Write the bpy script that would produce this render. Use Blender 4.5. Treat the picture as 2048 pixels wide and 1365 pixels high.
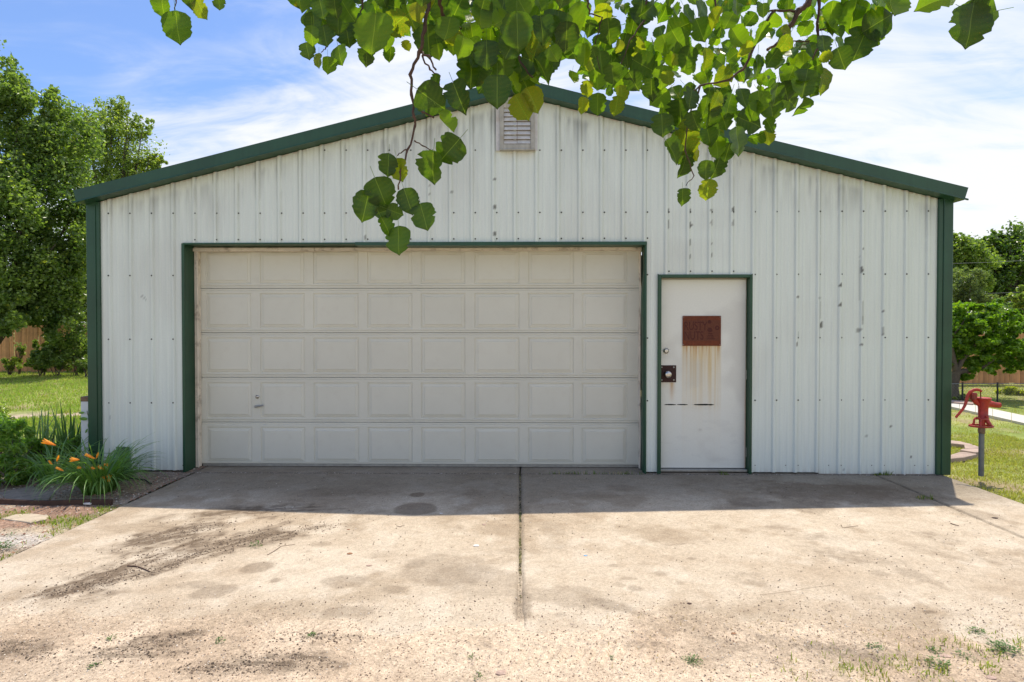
import bpy, math, random
import numpy as np
from mathutils import Vector, Matrix, noise as mnoise
from math import radians as R, sin, cos, pi

for o in list(bpy.data.objects):
    bpy.data.objects.remove(o)
S = bpy.context.scene
COL = S.collection
rng = np.random.default_rng(7)
random.seed(7)

# ------------------------------------------------------------------ camera, sky, sun, exposure
FPX = 1180.0; D = 6.24; EYE = 1.57
YAW, PITCH = R(0.8), R(0.8)
cd = bpy.data.cameras.new('camera'); cam = bpy.data.objects.new('camera', cd); COL.objects.link(cam)
cd.sensor_width = 36; cd.lens = 36*FPX/2048; cd.shift_y = -16.0/2048
cd.clip_start = 0.05; cd.clip_end = 600
cam.location = (0, -D, EYE); cam.rotation_euler = (pi/2-PITCH, 0, YAW)
S.camera = cam
CR = cam.rotation_euler.to_matrix()

SUN = Vector((0.205, 0.312, 1.0)).normalized()
EL = math.asin(SUN.z); AZ = math.atan2(SUN.x, SUN.y)
sl = bpy.data.lights.new('sun', 'SUN'); sl.energy = 4.6; sl.angle = R(0.53); sl.color = (1.0, 0.91, 0.76)
so = bpy.data.objects.new('sun', sl); COL.objects.link(so); so.location = (6, 10, 30)
so.rotation_euler = SUN.to_track_quat('Z', 'Y').to_euler()

W = bpy.data.worlds.new('World'); S.world = W; W.use_nodes = True
nt = W.node_tree; nt.nodes.clear()
def N(nt, t, **kw):
    n = nt.nodes.new(t)
    for k, v in kw.items(): setattr(n, k, v)
    return n
out = N(nt, 'ShaderNodeOutputWorld'); bg = N(nt, 'ShaderNodeBackground'); sky = N(nt, 'ShaderNodeTexSky')
sky.sky_type = 'NISHITA'; sky.sun_disc = False; sky.sun_elevation = EL; sky.sun_rotation = AZ
sky.air_density = 1.0; sky.dust_density = 1.2; sky.ozone_density = 2.0
bg.inputs['Strength'].default_value = 0.13
tc = N(nt, 'ShaderNodeTexCoord'); sep = N(nt, 'ShaderNodeSeparateXYZ'); nt.links.new(tc.outputs['Generated'], sep.inputs[0])
def M(nt, op, a, b=None, c=None, clamp=False):
    n = nt.nodes.new('ShaderNodeMath'); n.operation = op; n.use_clamp = clamp
    for i, v in enumerate((a, b, c)):
        if v is None: continue
        if isinstance(v, (int, float)): n.inputs[i].default_value = v
        else: nt.links.new(v, n.inputs[i])
    return n.outputs[0]
zz = M(nt, 'ADD', M(nt, 'MAXIMUM', sep.outputs[2], 0.0), 0.22)
cx = M(nt, 'DIVIDE', sep.outputs[0], zz); cy = M(nt, 'DIVIDE', sep.outputs[1], zz)
comb = N(nt, 'ShaderNodeCombineXYZ'); nt.links.new(cx, comb.inputs[0]); nt.links.new(cy, comb.inputs[1])
def cloudnoise(rot, sc, scale, detail, rough, dist, loc=(0,0,0)):
    mp = N(nt, 'ShaderNodeMapping'); mp.inputs['Rotation'].default_value = (0, 0, R(rot)); mp.inputs['Scale'].default_value = sc
    mp.inputs['Location'].default_value = loc
    nt.links.new(comb.outputs[0], mp.inputs[0])
    n = N(nt, 'ShaderNodeTexNoise'); n.inputs['Scale'].default_value = scale; n.inputs['Detail'].default_value = detail
    n.inputs['Roughness'].default_value = rough; n.inputs['Distortion'].default_value = dist
    nt.links.new(mp.outputs[0], n.inputs['Vector']); return n.outputs['Fac']
n1 = cloudnoise(28, (0.42, 1.0, 1), 1.5, 9, 0.55, 0.9, (3.1, 1.7, 0))
n2 = cloudnoise(-20, (0.6, 1.3, 1), 3.4, 8, 0.6, 1.4, (0.4, 5.2, 0))
n3 = cloudnoise(8, (1, 1, 1), 0.55, 3, 0.5, 0.2, (7.4, 2.0, 0))
mixn = M(nt, 'ADD', M(nt, 'MULTIPLY', n1, 0.62), M(nt, 'ADD', M(nt, 'MULTIPLY', n2, 0.30), M(nt, 'MULTIPLY', n3, 0.26)))
# a veil that thickens towards the horizon and towards the sun's side
hz = M(nt, 'POWER', M(nt, 'SUBTRACT', 1.0, M(nt, 'MAXIMUM', sep.outputs[2], 0.0), clamp=True), 3.0)
veil = M(nt, 'ADD', M(nt, 'MULTIPLY', hz, 0.27), M(nt, 'MULTIPLY', sep.outputs[0], 0.12))
tot = M(nt, 'ADD', mixn, veil)
ramp = N(nt, 'ShaderNodeValToRGB'); nt.links.new(tot, ramp.inputs[0])
ramp.color_ramp.interpolation = 'EASE'
ramp.color_ramp.elements[0].position = 0.55; ramp.color_ramp.elements[0].color = (0.07, 0.07, 0.07, 1)
ramp.color_ramp.elements[1].position = 0.80; ramp.color_ramp.elements[1].color = (0.95, 0.95, 0.95, 1)
cmix = N(nt, 'ShaderNodeMixRGB'); nt.links.new(ramp.outputs[0], cmix.inputs[0])
sgain = N(nt, 'ShaderNodeMixRGB', blend_type='MULTIPLY'); sgain.inputs[0].default_value = 1
nt.links.new(sky.outputs[0], sgain.inputs[1]); sgain.inputs[2].default_value = (0.78, 1.04, 1.42, 1)
nt.links.new(sgain.outputs[0], cmix.inputs[1]); cmix.inputs[2].default_value = (7.0, 7.05, 7.1, 1)
nt.links.new(cmix.outputs[0], bg.inputs[0]); nt.links.new(bg.outputs[0], out.inputs[0])

S.view_settings.view_transform = 'Standard'; S.view_settings.look = 'None'
S.view_settings.exposure = 0.18; S.view_settings.gamma = 1; S.view_settings.use_curve_mapping = False

# ------------------------------------------------------------------ photo measurements -> places in the world
def ray(px, py):
    return CR @ Vector(((px-1024)/FPX, (666.5-py)/FPX, -1.0))
def P(px, py, Y=0.0):                     # point on the vertical plane y = Y
    r = ray(px, py); t = (Y+D)/r.y
    return Vector((0, -D, EYE)) + r*t
def G(px, py, z=0.0):                     # point on the ground
    r = ray(px, py); t = (z-EYE)/r.z
    return Vector((0, -D, EYE)) + r*t
def Q(px, py, dist):                      # point at a distance in depth
    r = ray(px, py); return Vector((0, -D, EYE)) + r*dist

# ------------------------------------------------------------------ noise
def _h(ix, iy, s):
    v = np.sin(ix*127.1 + iy*311.7 + s*74.7)*43758.5453
    return v-np.floor(v)
def vn(x, y, s=0):
    x = np.asarray(x, float); y = np.asarray(y, float)
    ix = np.floor(x); iy = np.floor(y); fx = x-ix; fy = y-iy
    fx = fx*fx*(3-2*fx); fy = fy*fy*(3-2*fy)
    a = _h(ix, iy, s); b = _h(ix+1, iy, s); c = _h(ix, iy+1, s); d = _h(ix+1, iy+1, s)
    return (a*(1-fx)+b*fx)*(1-fy)+(c*(1-fx)+d*fx)*fy
def fbm(x, y, s=0, o=4):
    t = 0; a = 0.5; n = 0
    for i in range(o):
        t = t+a*vn(x, y, s+i*13); n += a; a *= 0.55; x = x*2.03+1.7; y = y*2.03+4.1
    return t/n
def ss(a, b, x):
    t = np.clip((x-a)/(b-a), 0, 1); return t*t*(3-2*t)

# ------------------------------------------------------------------ mesh helpers
def tag(o, label=None, cat=None, group=None, kind=None):
    if label: o['label'] = label
    if cat: o['category'] = cat
    if group: o['group'] = group
    if kind: o['kind'] = kind
    return o
def link(o, parent=None):
    COL.objects.link(o)
    if parent is not None: o.parent = parent
    return o
def thing(name, loc, label, cat, group=None, kind=None):
    o = bpy.data.objects.new(name, None); o.location = loc; o.empty_display_size = 0.1; COL.objects.link(o)
    return tag(o, label, cat, group, kind)
def inv(parent):
    """world -> parent's local (parents are only translated)"""
    if parent is None: return Vector((0, 0, 0))
    p = Vector((0, 0, 0)); q = parent
    while q is not None: p += q.location; q = q.parent
    return p
class MB:
    def __init__(s): s.v = []; s.f = []; s.sm = []
    def add(s, vs, fs, smooth=False):
        b = len(s.v); s.v += [tuple(v) for v in vs]; s.f += [tuple(i+b for i in f) for f in fs]; s.sm += [smooth]*len(fs)
    def box(s, a, b, bev=0.0):
        x0, y0, z0 = [min(a[i], b[i]) for i in range(3)]; x1, y1, z1 = [max(a[i], b[i]) for i in range(3)]
        if bev <= 0:
            s.add([(x0,y0,z0),(x1,y0,z0),(x1,y1,z0),(x0,y1,z0),(x0,y0,z1),(x1,y0,z1),(x1,y1,z1),(x0,y1,z1)],
                  [(0,3,2,1),(4,5,6,7),(0,1,5,4),(1,2,6,5),(2,3,7,6),(3,0,4,7)]); return
        b_ = min(bev, (x1-x0)*.45, (y1-y0)*.45, (z1-z0)*.45)
        X = (x0, x1); Y = (y0, y1); Z = (z0, z1); vs = []; idx = {}
        for i in (0,1):
            for j in (0,1):
                for k in (0,1):
                    sx = b_ if i == 0 else -b_; sy = b_ if j == 0 else -b_; sz = b_ if k == 0 else -b_
                    idx[(i,j,k,0)] = len(vs); vs.append((X[i], Y[j]+sy, Z[k]+sz))
                    idx[(i,j,k,1)] = len(vs); vs.append((X[i]+sx, Y[j], Z[k]+sz))
                    idx[(i,j,k,2)] = len(vs); vs.append((X[i]+sx, Y[j]+sy, Z[k]))
        fs = []
        for i in (0,1): fs.append([idx[(i,0,0,0)], idx[(i,1,0,0)], idx[(i,1,1,0)], idx[(i,0,1,0)]])
        for j in (0,1): fs.append([idx[(0,j,0,1)], idx[(1,j,0,1)], idx[(1,j,1,1)], idx[(0,j,1,1)]])
        for k in (0,1): fs.append([idx[(0,0,k,2)], idx[(1,0,k,2)], idx[(1,1,k,2)], idx[(0,1,k,2)]])
        for j in (0,1):
            for k in (0,1): fs.append([idx[(0,j,k,1)], idx[(1,j,k,1)], idx[(1,j,k,2)], idx[(0,j,k,2)]])
        for i in (0,1):
            for k in (0,1): fs.append([idx[(i,0,k,0)], idx[(i,1,k,0)], idx[(i,1,k,2)], idx[(i,0,k,2)]])
        for i in (0,1):
            for j in (0,1): fs.append([idx[(i,j,0,0)], idx[(i,j,1,0)], idx[(i,j,1,1)], idx[(i,j,0,1)]])
        for i in (0,1):
            for j in (0,1):
                for k in (0,1): fs.append([idx[(i,j,k,0)], idx[(i,j,k,1)], idx[(i,j,k,2)]])
        c = Vector(((x0+x1)/2, (y0+y1)/2, (z0+z1)/2)); g = []
        for f in fs:
            p = [Vector(vs[i]) for i in f]; n = (p[1]-p[0]).cross(p[2]-p[0]); m = sum(p, Vector())/len(p)
            g.append(tuple(f) if n.dot(m-c) > 0 else tuple(reversed(f)))
        s.add(vs, g)
    def tube(s, pts, rad, n=8, cap=True, squash=None):
        pts = [Vector(p) for p in pts]; k = len(pts)
        if not hasattr(rad, '__len__'): rad = [rad]*k
        vs = []; up = None
        for i in range(k):
            t = (pts[min(i+1, k-1)]-pts[max(i-1, 0)]).normalized()
            if up is None: up = Vector((0, 0, 1)) if abs(t.z) < 0.9 else Vector((0, 1, 0))
            a = (up-t*up.dot(t)).normalized(); b = t.cross(a); up = a
            for j in range(n):
                th = 2*pi*j/n; q = squash[i] if squash else 1.0
                vs.append(pts[i]+a*(cos(th)*rad[i])+b*(sin(th)*rad[i]*q))
        fs = [(i*n+j, i*n+(j+1) % n, (i+1)*n+(j+1) % n, (i+1)*n+j) for i in range(k-1) for j in range(n)]
        s.add(vs, fs, True)
        if cap: s.add([vs[j] for j in range(n)], [tuple(reversed(range(n)))]); s.add(vs[-n:], [tuple(range(n))])
    def lathe(s, prof, c, n=20, axis='Z', smooth=True):
        vs = []; 
        for (r, h) in prof:
            for j in range(n):
                th = 2*pi*j/n
                if axis == 'Z': vs.append((c[0]+r*cos(th), c[1]+r*sin(th), c[2]+h))
                else: vs.append((c[0]+r*cos(th), c[1]-h, c[2]+r*sin(th)))      # axis towards -Y
        k = len(prof)
        fs = [(i*n+j, i*n+(j+1) % n, (i+1)*n+(j+1) % n, (i+1)*n+j) for i in range(k-1) for j in range(n)]
        s.add(vs, fs, smooth)
        s.add(vs[:n], [tuple(reversed(range(n)))]); s.add(vs[-n:], [tuple(range(n))])
    def build(s, name, mat, parent=None, link_it=True, bevel=0):
        off = inv(parent)
        me = bpy.data.meshes.new(name); me.from_pydata([(v[0]-off.x, v[1]-off.y, v[2]-off.z) for v in s.v], [], s.f)
        me.polygons.foreach_set('use_smooth', s.sm); me.materials.append(mat); me.update()
        o = bpy.data.objects.new(name, me)
        if link_it: link(o, parent)
        if bevel:
            m = o.modifiers.new('bevel', 'BEVEL'); m.width = bevel; m.segments = 2; m.limit_method = 'ANGLE'
        return o
def npmesh(name, V, F, mat, col=None, parent=None, smooth=False):
    """fast mesh from numpy arrays; F is (n,3) or (n,4); col per vertex rgb"""
    V = np.asarray(V, np.float32).reshape(-1, 3); F = np.asarray(F, np.int32)
    off = inv(parent); V = V-np.array(off, np.float32)
    me = bpy.data.meshes.new(name); k = F.shape[1]
    me.vertices.add(len(V)); me.vertices.foreach_set('co', V.ravel())
    me.loops.add(F.size); me.loops.foreach_set('vertex_index', F.ravel())
    me.polygons.add(len(F)); me.polygons.foreach_set('loop_start', np.arange(0, F.size, k, dtype=np.int32))
    try: me.polygons.foreach_set('loop_total', np.full(len(F), k, np.int32))
    except Exception: pass
    me.polygons.foreach_set('use_smooth', np.full(len(F), smooth))
    if col is not None:
        c = np.ones((len(V), 4), np.float32); c[:, :3] = col
        a = me.color_attributes.new('tint', 'FLOAT_COLOR', 'POINT'); a.data.foreach_set('color', c.ravel())
    me.materials.append(mat); me.update(calc_edges=True); me.validate()
    o = bpy.data.objects.new(name, me); return link(o, parent)
def gridF(nx, ny):
    i = np.arange(nx-1)[:, None]*ny+np.arange(ny-1)[None, :]
    i = i.ravel(); return np.stack([i, i+ny, i+ny+1, i+1], 1)
def dup(o, parent=None, loc=None):
    c = o.copy(); COL.objects.link(c)
    if parent is not None: c.parent = parent
    if loc is not None: c.location = loc
    return c

# ------------------------------------------------------------------ materials
def lerp3(a, b, t):
    t = np.asarray(t)[..., None]; return np.asarray(a)*(1-t)+np.asarray(b)*t
def mat(name, col=(.5,.5,.5), rough=.7, metal=0, spec=.5, var=0.0, vscale=6, attr=False, fine=0.0, fscale=200, bump=0.0, bscale=80,
        streak=0.0, dirt=None, darkspots=0.0, trans=0.0, objrand=0.0, bump2=0.0, grain=0.0):
    m = bpy.data.materials.new(name); m.use_nodes = True; t = m.node_tree
    b = t.nodes['Principled BSDF']; b.inputs['Roughness'].default_value = rough; b.inputs['Metallic'].default_value = metal
    b.inputs['Specular IOR Level'].default_value = spec
    L = t.links.new
    co = N(t, 'ShaderNodeTexCoord').outputs['Object']
    if attr:
        a = N(t, 'ShaderNodeAttribute'); a.attribute_name = 'tint'; c = a.outputs['Color']
    else:
        rgb = N(t, 'ShaderNodeRGB'); rgb.outputs[0].default_value = (*col, 1); c = rgb.outputs[0]
    def noise(scale, detail=4, rough_=.55, sc=None):
        n = N(t, 'ShaderNodeTexNoise'); n.inputs['Scale'].default_value = scale; n.inputs['Detail'].default_value = detail
        n.inputs['Roughness'].default_value = rough_
        if sc:
            mp = N(t, 'ShaderNodeMapping'); mp.inputs['Scale'].default_value = sc; L(co, mp.inputs[0]); L(mp.outputs[0], n.inputs['Vector'])
        else: L(co, n.inputs['Vector'])
        return n.outputs['Fac']
    def scaleby(c, fac, amt):     # multiply colour by 1 +- amt
        mr = N(t, 'ShaderNodeMapRange'); mr.inputs[1].default_value = .25; mr.inputs[2].default_value = .75
        mr.inputs[3].default_value = 1-amt; mr.inputs[4].default_value = 1+amt; L(fac, mr.inputs[0])
        v = N(t, 'ShaderNodeVectorMath', operation='SCALE'); L(c, v.inputs[0]); L(mr.outputs[0], v.inputs['Scale']); return v.outputs[0]
    if var: c = scaleby(c, noise(vscale), var)
    if fine: c = scaleby(c, noise(fscale, 3, .7), fine)
    if grain: c = scaleby(c, noise(58, 3, .6), grain)
    if streak: c = scaleby(c, noise(26, 4, .6, (1, 1, .05)), streak)
    if objrand:
        oi = N(t, 'ShaderNodeObjectInfo'); mr = N(t, 'ShaderNodeMapRange'); mr.inputs[3].default_value = 1-objrand; mr.inputs[4].default_value = 1+objrand
        L(oi.outputs['Random'], mr.inputs[0]); v = N(t, 'ShaderNodeVectorMath', operation='SCALE'); L(c, v.inputs[0]); L(mr.outputs[0], v.inputs['Scale']); c = v.outputs[0]
    if darkspots:
        vo = N(t, 'ShaderNodeTexVoronoi'); vo.inputs['Scale'].default_value = 34; L(co, vo.inputs['Vector'])
        r = N(t, 'ShaderNodeValToRGB'); r.color_ramp.elements[0].position = .05; r.color_ramp.elements[0].color = (1-darkspots,)*3+(1,)
        r.color_ramp.elements[1].position = .16; r.color_ramp.elements[1].color = (1, 1, 1, 1); L(vo.outputs['Distance'], r.inputs[0])
        mx = N(t, 'ShaderNodeMixRGB', blend_type='MULTIPLY'); mx.inputs[0].default_value = 1; L(c, mx.inputs[1]); L(r.outputs[0], mx.inputs[2]); c = mx.outputs[0]
    if dirt:
        r = N(t, 'ShaderNodeValToRGB'); r.color_ramp.elements[0].position = .52; r.color_ramp.elements[1].position = .68; L(noise(9, 6, .65), r.inputs[0])
        mx = N(t, 'ShaderNodeMixRGB'); f = M(t, 'MULTIPLY', r.outputs[0], dirt[3]); L(f, mx.inputs[0]); L(c, mx.inputs[1]); mx.inputs[2].default_value = (*dirt[:3], 1); c = mx.outputs[0]
    L(c, b.inputs['Base Color'])
    if bump or bump2:
        bp = N(t, 'ShaderNodeBump'); bp.inputs['Strength'].default_value = bump or bump2; bp.inputs['Distance'].default_value = .004
        L(noise(bscale, 5, .65), bp.inputs['Height']); L(bp.outputs[0], b.inputs['Normal'])
    if trans:
        tr = N(t, 'ShaderNodeBsdfTranslucent'); 
        g = N(t, 'ShaderNodeMixRGB', blend_type='MULTIPLY'); g.inputs[0].default_value = 1; L(c, g.inputs[1]); g.inputs[2].default_value = (1.9, 2.1, .7, 1)
        L(g.outputs[0], tr.inputs['Color'])
        ms = N(t, 'ShaderNodeMixShader'); ms.inputs[0].default_value = trans; L(b.outputs[0], ms.inputs[1]); L(tr.outputs[0], ms.inputs[2])
        L(ms.outputs[0], t.nodes['Material Output'].inputs[0])
    return m
m_siding = mat('white_siding_paint', attr=True, rough=.42, spec=.4, streak=.05, fine=.03, fscale=60, bump=.12, bscale=5)
m_green = mat('green_trim_paint', (.015, .066, .033), .42, var=.18, vscale=3, fine=.06, fscale=40, bump=.06, bscale=7, streak=.1)
m_door = mat('cream_door_paint', (.635, .63, .545), .5, var=.05, vscale=1.6, objrand=.02, dirt=(.50, .45, .37, .12), bump=.04, bscale=6)
m_wood_white = mat('peeling_cream_wood', (.74, .66, .54), .8, var=.15, vscale=7, dirt=(.16, .10, .06, .6), bump=.5, bscale=40)
m_leaf_door = mat('white_steel_door_paint', attr=True, rough=.5, fine=.03, fscale=50, bump=.06, bscale=7)
m_rust = mat('rusted_steel', (.145, .032, .008), .8, var=.3, vscale=30, fine=.25, fscale=300, bump=.3, bscale=200)
m_rust_dark = mat('dark_rusted_steel', (.035, .010, .007), .75, var=.3, vscale=40, fine=.2, fscale=300, bump=.3, bscale=200)
m_rust_letter = mat('faded_letter_rust', (.07, .012, .006), .8, var=.25, vscale=60, fine=.25, fscale=300)
m_rust_pale = mat('paler_rust', (.115, .032, .014), .8, var=.25, vscale=60, fine=.25, fscale=300)
m_chrome = mat('satin_metal', (.55, .53, .50), .3, 1.0)
m_dull = mat('dull_zinc', (.30, .31, .30), .5, .6, var=.2, vscale=30)
m_alu = mat('weathered_aluminium', (.36, .35, .31), .5, .5, var=.2, vscale=20)
m_dark = mat('dark_gap', (.012, .012, .010), .9)
m_screw = mat('screw_rubber', (.018, .02, .018), .6)
m_ventwood = mat('weathered_grey_wood', (.40, .395, .36), .85, var=.2, vscale=12, streak=.2, dirt=(.30, .23, .14, .5), bump=.5, bscale=60)
m_slat = mat('weathered_slat_paint', (.60, .60, .60), .75, var=.2, vscale=18, dirt=(.28, .20, .13, .4))
m_wall_in = mat('plain_side_siding', (.60, .62, .58), .5, streak=.06)
m_roof = mat('green_roof_sheet', (.018, .075, .045), .4, var=.1)
m_conc = mat('worn_concrete', attr=True, rough=.9, spec=.25, fine=.34, fscale=170, grain=.20, var=.10, vscale=22, darkspots=.35, bump=.8, bscale=150)
m_sand = mat('sandy_gravel_ground', attr=True, rough=.95, spec=.15, fine=.42, fscale=150, grain=.28, var=.16, vscale=24, darkspots=.5, bump=1.0, bscale=140)
m_soil = mat('garden_soil', attr=True, rough=.95, spec=.15, darkspots=.5, grain=.3, fine=.40, fscale=110, var=.18, vscale=25, bump=1.0, bscale=90)
m_lawn = mat('lawn_ground', attr=True, rough=.95, spec=.1, fine=.3, fscale=30, var=.25, vscale=7, bump=1.0, bscale=40)
m_grass = mat('grass_blades', attr=True, rough=.6, spec=.3, trans=.35)
m_fol = mat('tree_leaves', attr=True, rough=.33, spec=.6, trans=.5)
m_bark = mat('grey_brown_bark', (.10, .078, .06), .9, var=.3, vscale=14, bump=.8, bscale=50)
m_twig = mat('twig_bark', (.085, .045, .03), .8, var=.4, vscale=60, bump=.6, bscale=200)
m_cedar = mat('cedar_fence_wood', (.58, .29, .13), .85, var=.25, vscale=5, streak=.25, objrand=.22)
m_flag = mat('sandstone_flag', (.36, .27, .225), .9, var=.2, vscale=9, fine=.2, fscale=90, bump=.6, bscale=60, objrand=.1)
m_walk = mat('pale_walk_concrete', (.55, .52, .46), .9, var=.08, vscale=4, fine=.1, fscale=60)
m_pump = mat('red_pump_paint', (.40, .030, .020), .5, var=.28, vscale=12, fine=.16, fscale=70, dirt=(.13, .035, .022, .8), bump=.25, bscale=60)
m_pipe = mat('galvanised_pipe', (.17, .18, .18), .55, .4, var=.25, vscale=14)
m_white = mat('white_post_paint', (.66, .69, .70), .6, var=.08, vscale=12)
m_woodend = mat('bare_brown_wood', (.20, .13, .08), .85, var=.35, vscale=30, bump=.4)
m_edge = mat('rusty_edging_steel', (.060, .032, .022), .8, var=.3, vscale=20)
m_orange = mat('orange_petal', (.78, .33, .03), .5, var=.12, vscale=60, trans=.3)
m_wire = mat('steel_wire', (.25, .26, .27), .5, .5)
m_black = mat('black_post_paint', (.02, .022, .025), .5)
m_hose = mat('black_hose_rubber', (.015, .018, .015), .5)
m_stone = mat('loose_stone', (.42, .30, .24), .9, var=.3, vscale=60)
m_paint_chip = mat('pale_chip', (.75, .72, .68), .7, var=.1, vscale=60)
m_blue = mat('blue_plastic_bit', (.10, .30, .55), .4)
m_brownleaf = mat('dry_brown_leaf', (.26, .12, .055), .7, var=.3, vscale=80)
m_gb = mat('green_board_paint', (.06, .12, .05), .6, var=.2, vscale=10)

# overhead leaves: own material, each leaf differs, veins and holes of insects as geometry tint
def leaf_material(name, base, alt, sick=0.0, tr_=.5):
    m = bpy.data.materials.new(name); m.use_nodes = True; t = m.node_tree; L = t.links.new
    b = t.nodes['Principled BSDF']; b.inputs['Roughness'].default_value = .33; b.inputs['Specular IOR Level'].default_value = .35
    oi = N(t, 'ShaderNodeObjectInfo'); mx = N(t, 'ShaderNodeMixRGB'); L(oi.outputs['Random'], mx.inputs[0])
    mx.inputs[1].default_value = (*base, 1); mx.inputs[2].default_value = (*alt, 1)
    co = N(t, 'ShaderNodeTexCoord').outputs['Object']
    add = N(t, 'ShaderNodeVectorMath', operation='ADD'); L(co, add.inputs[0]); L(oi.outputs['Location'], add.inputs[1])
    n = N(t, 'ShaderNodeTexNoise'); n.inputs['Scale'].default_value = 34; n.inputs['Detail'].default_value = 4; L(add.outputs[0], n.inputs['Vector'])
    r = N(t, 'ShaderNodeValToRGB'); r.color_ramp.elements[0].position = .60-.12*sick; r.color_ramp.elements[1].position = .74-.12*sick; L(n.outputs['Fac'], r.inputs[0])
    m2 = N(t, 'ShaderNodeMixRGB'); f = M(t, 'MULTIPLY', r.outputs[0], .35+.5*sick); L(f, m2.inputs[0]); L(mx.outputs[0], m2.inputs[1]); m2.inputs[2].default_value = (.20, .13, .012, 1)
    a = N(t, 'ShaderNodeAttribute'); a.attribute_name = 'tint'      # midrib and veins paler
    m3 = N(t, 'ShaderNodeMixRGB'); L(a.outputs['Fac'], m3.inputs[0]); L(m2.outputs[0], m3.inputs[1]); m3.inputs[2].default_value = (.12, .19, .045, 1)
    # fine net of veins
    vo = N(t, 'ShaderNodeTexVoronoi', feature='DISTANCE_TO_EDGE'); vo.inputs['Scale'].default_value = 220; L(co, vo.inputs['Vector'])
    mr = N(t, 'ShaderNodeMapRange'); mr.inputs[1].default_value = 0; mr.inputs[2].default_value = .12; mr.inputs[3].default_value = 1.2; mr.inputs[4].default_value = .96; L(vo.outputs['Distance'], mr.inputs[0])
    v = N(t, 'ShaderNodeVectorMath', operation='SCALE'); L(m3.outputs[0], v.inputs[0]); L(mr.outputs[0], v.inputs['Scale'])
    L(v.outputs[0], b.inputs['Base Color'])
    bp = N(t, 'ShaderNodeBump'); bp.inputs['Strength'].default_value = .35; bp.inputs['Distance'].default_value = .002; L(n.outputs['Fac'], bp.inputs['Height']); L(bp.outputs[0], b.inputs['Normal'])
    tr = N(t, 'ShaderNodeBsdfTranslucent'); g = N(t, 'ShaderNodeMixRGB', blend_type='MULTIPLY'); g.inputs[0].default_value = 1
    L(v.outputs[0], g.inputs[1]); g.inputs[2].default_value = (5.4, 4.7, .62, 1); L(g.outputs[0], tr.inputs['Color'])
    ms = N(t, 'ShaderNodeMixShader'); ms.inputs[0].default_value = tr_; L(b.outputs[0], ms.inputs[1]); L(tr.outputs[0], ms.inputs[2])
    L(ms.outputs[0], t.nodes['Material Output'].inputs[0])
    return m
m_lf = leaf_material('branch_leaf_green', (.020, .054, .007), (.058, .115, .013))
m_lf_sick = leaf_material('branch_leaf_blotched', (.045, .085, .010), (.085, .115, .014), .55)
m_lf_dark = leaf_material('branch_leaf_deep_green', (.013, .038, .004), (.030, .072, .007), 0, .30)

# ================================================================== GROUND
def slab_tint(X, Y, sandy=0.0):
    """dusty, stained concrete: base colours and the stains the photo shows, in metres"""
    n1 = fbm(X*1.1, Y*1.1, 3, 5); n2 = fbm(X*4, Y*4, 9, 4); n3 = fbm(X*17, Y*17, 21, 3)
    base = lerp3((.50, .415, .315), (.41, .325, .235), ss(.38, .66, n1))
    base = lerp3(base, (.565, .485, .385), ss(.50, .68, n2)*.6)
    base = lerp3(base, (.30, .225, .15), ss(.58, .74, fbm(X*2.3+5, Y*2.3, 40, 4))*.55)
    dark = np.zeros_like(X)
    for (px, py, rx, ry, ang, st, soft) in STAINS:
        c = G(px, py); dep = c.y+D
        ax = rx*dep/FPX; ay = ry*dep*dep/(FPX*EYE)
        # direction in the picture -> direction on the ground
        dx = cos(R(ang))*rx*dep/FPX; a = G(px+cos(R(ang))*rx, py+sin(R(ang))*rx); u = (a-c); lu = max(u.length, .01); u = u/lu
        if abs(ang) < 1: u = Vector((1, 0, 0)); lu = ax
        w = Vector((-u.y, u.x, 0)); b_ = G(px-sin(R(ang))*ry, py+cos(R(ang))*ry)-c; lw = max(abs(b_.dot(w)), .012)
        e1 = ((X-c.x)*u.x+(Y-c.y)*u.y)/lu; e2 = ((X-c.x)*w.x+(Y-c.y)*w.y)/lw
        near = (np.abs(e1) < 1.8) & (np.abs(e2) < 1.8)
        r = np.sqrt(e1**2+e2**2)+(n2-.5)*1.0*min(1, soft+.25)+(n3-.5)*.5*soft
        k = np.where(near, 1-ss(1-soft*.7, 1.05, r), 0)*st
        if soft > .7: k = k*(.25+1.0*ss(.32, .60, fbm(e1*2.2+px, e2*5, 5, 4)))*(.65+.6*ss(.35, .6, fbm(X*16+px, Y*20, 5, 3)))
        dark = 1-(1-dark)*(1-np.clip(k, 0, .95))
    # building's shade painted in: concrete colour darkens towards the wall
    wall_shade = ss(-1.35, -.45, Y+.5*(n1-.5))*.68
    col = lerp3(base, (.18, .155, .115), wall_shade)
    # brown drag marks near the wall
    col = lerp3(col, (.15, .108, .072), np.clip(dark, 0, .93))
    wn = _h(np.round(X*61), np.round(Y*61), 3)-.5; m8 = fbm(X*8, Y*11, 57, 3)
    col = lerp3(col, col*np.array((.70, .64, .58)), ss(.52, .72, m8)*.26)
    f = (.93+.14*n3+.12*wn)[..., None]
    return np.clip(col*f, .02, .85)
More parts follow.
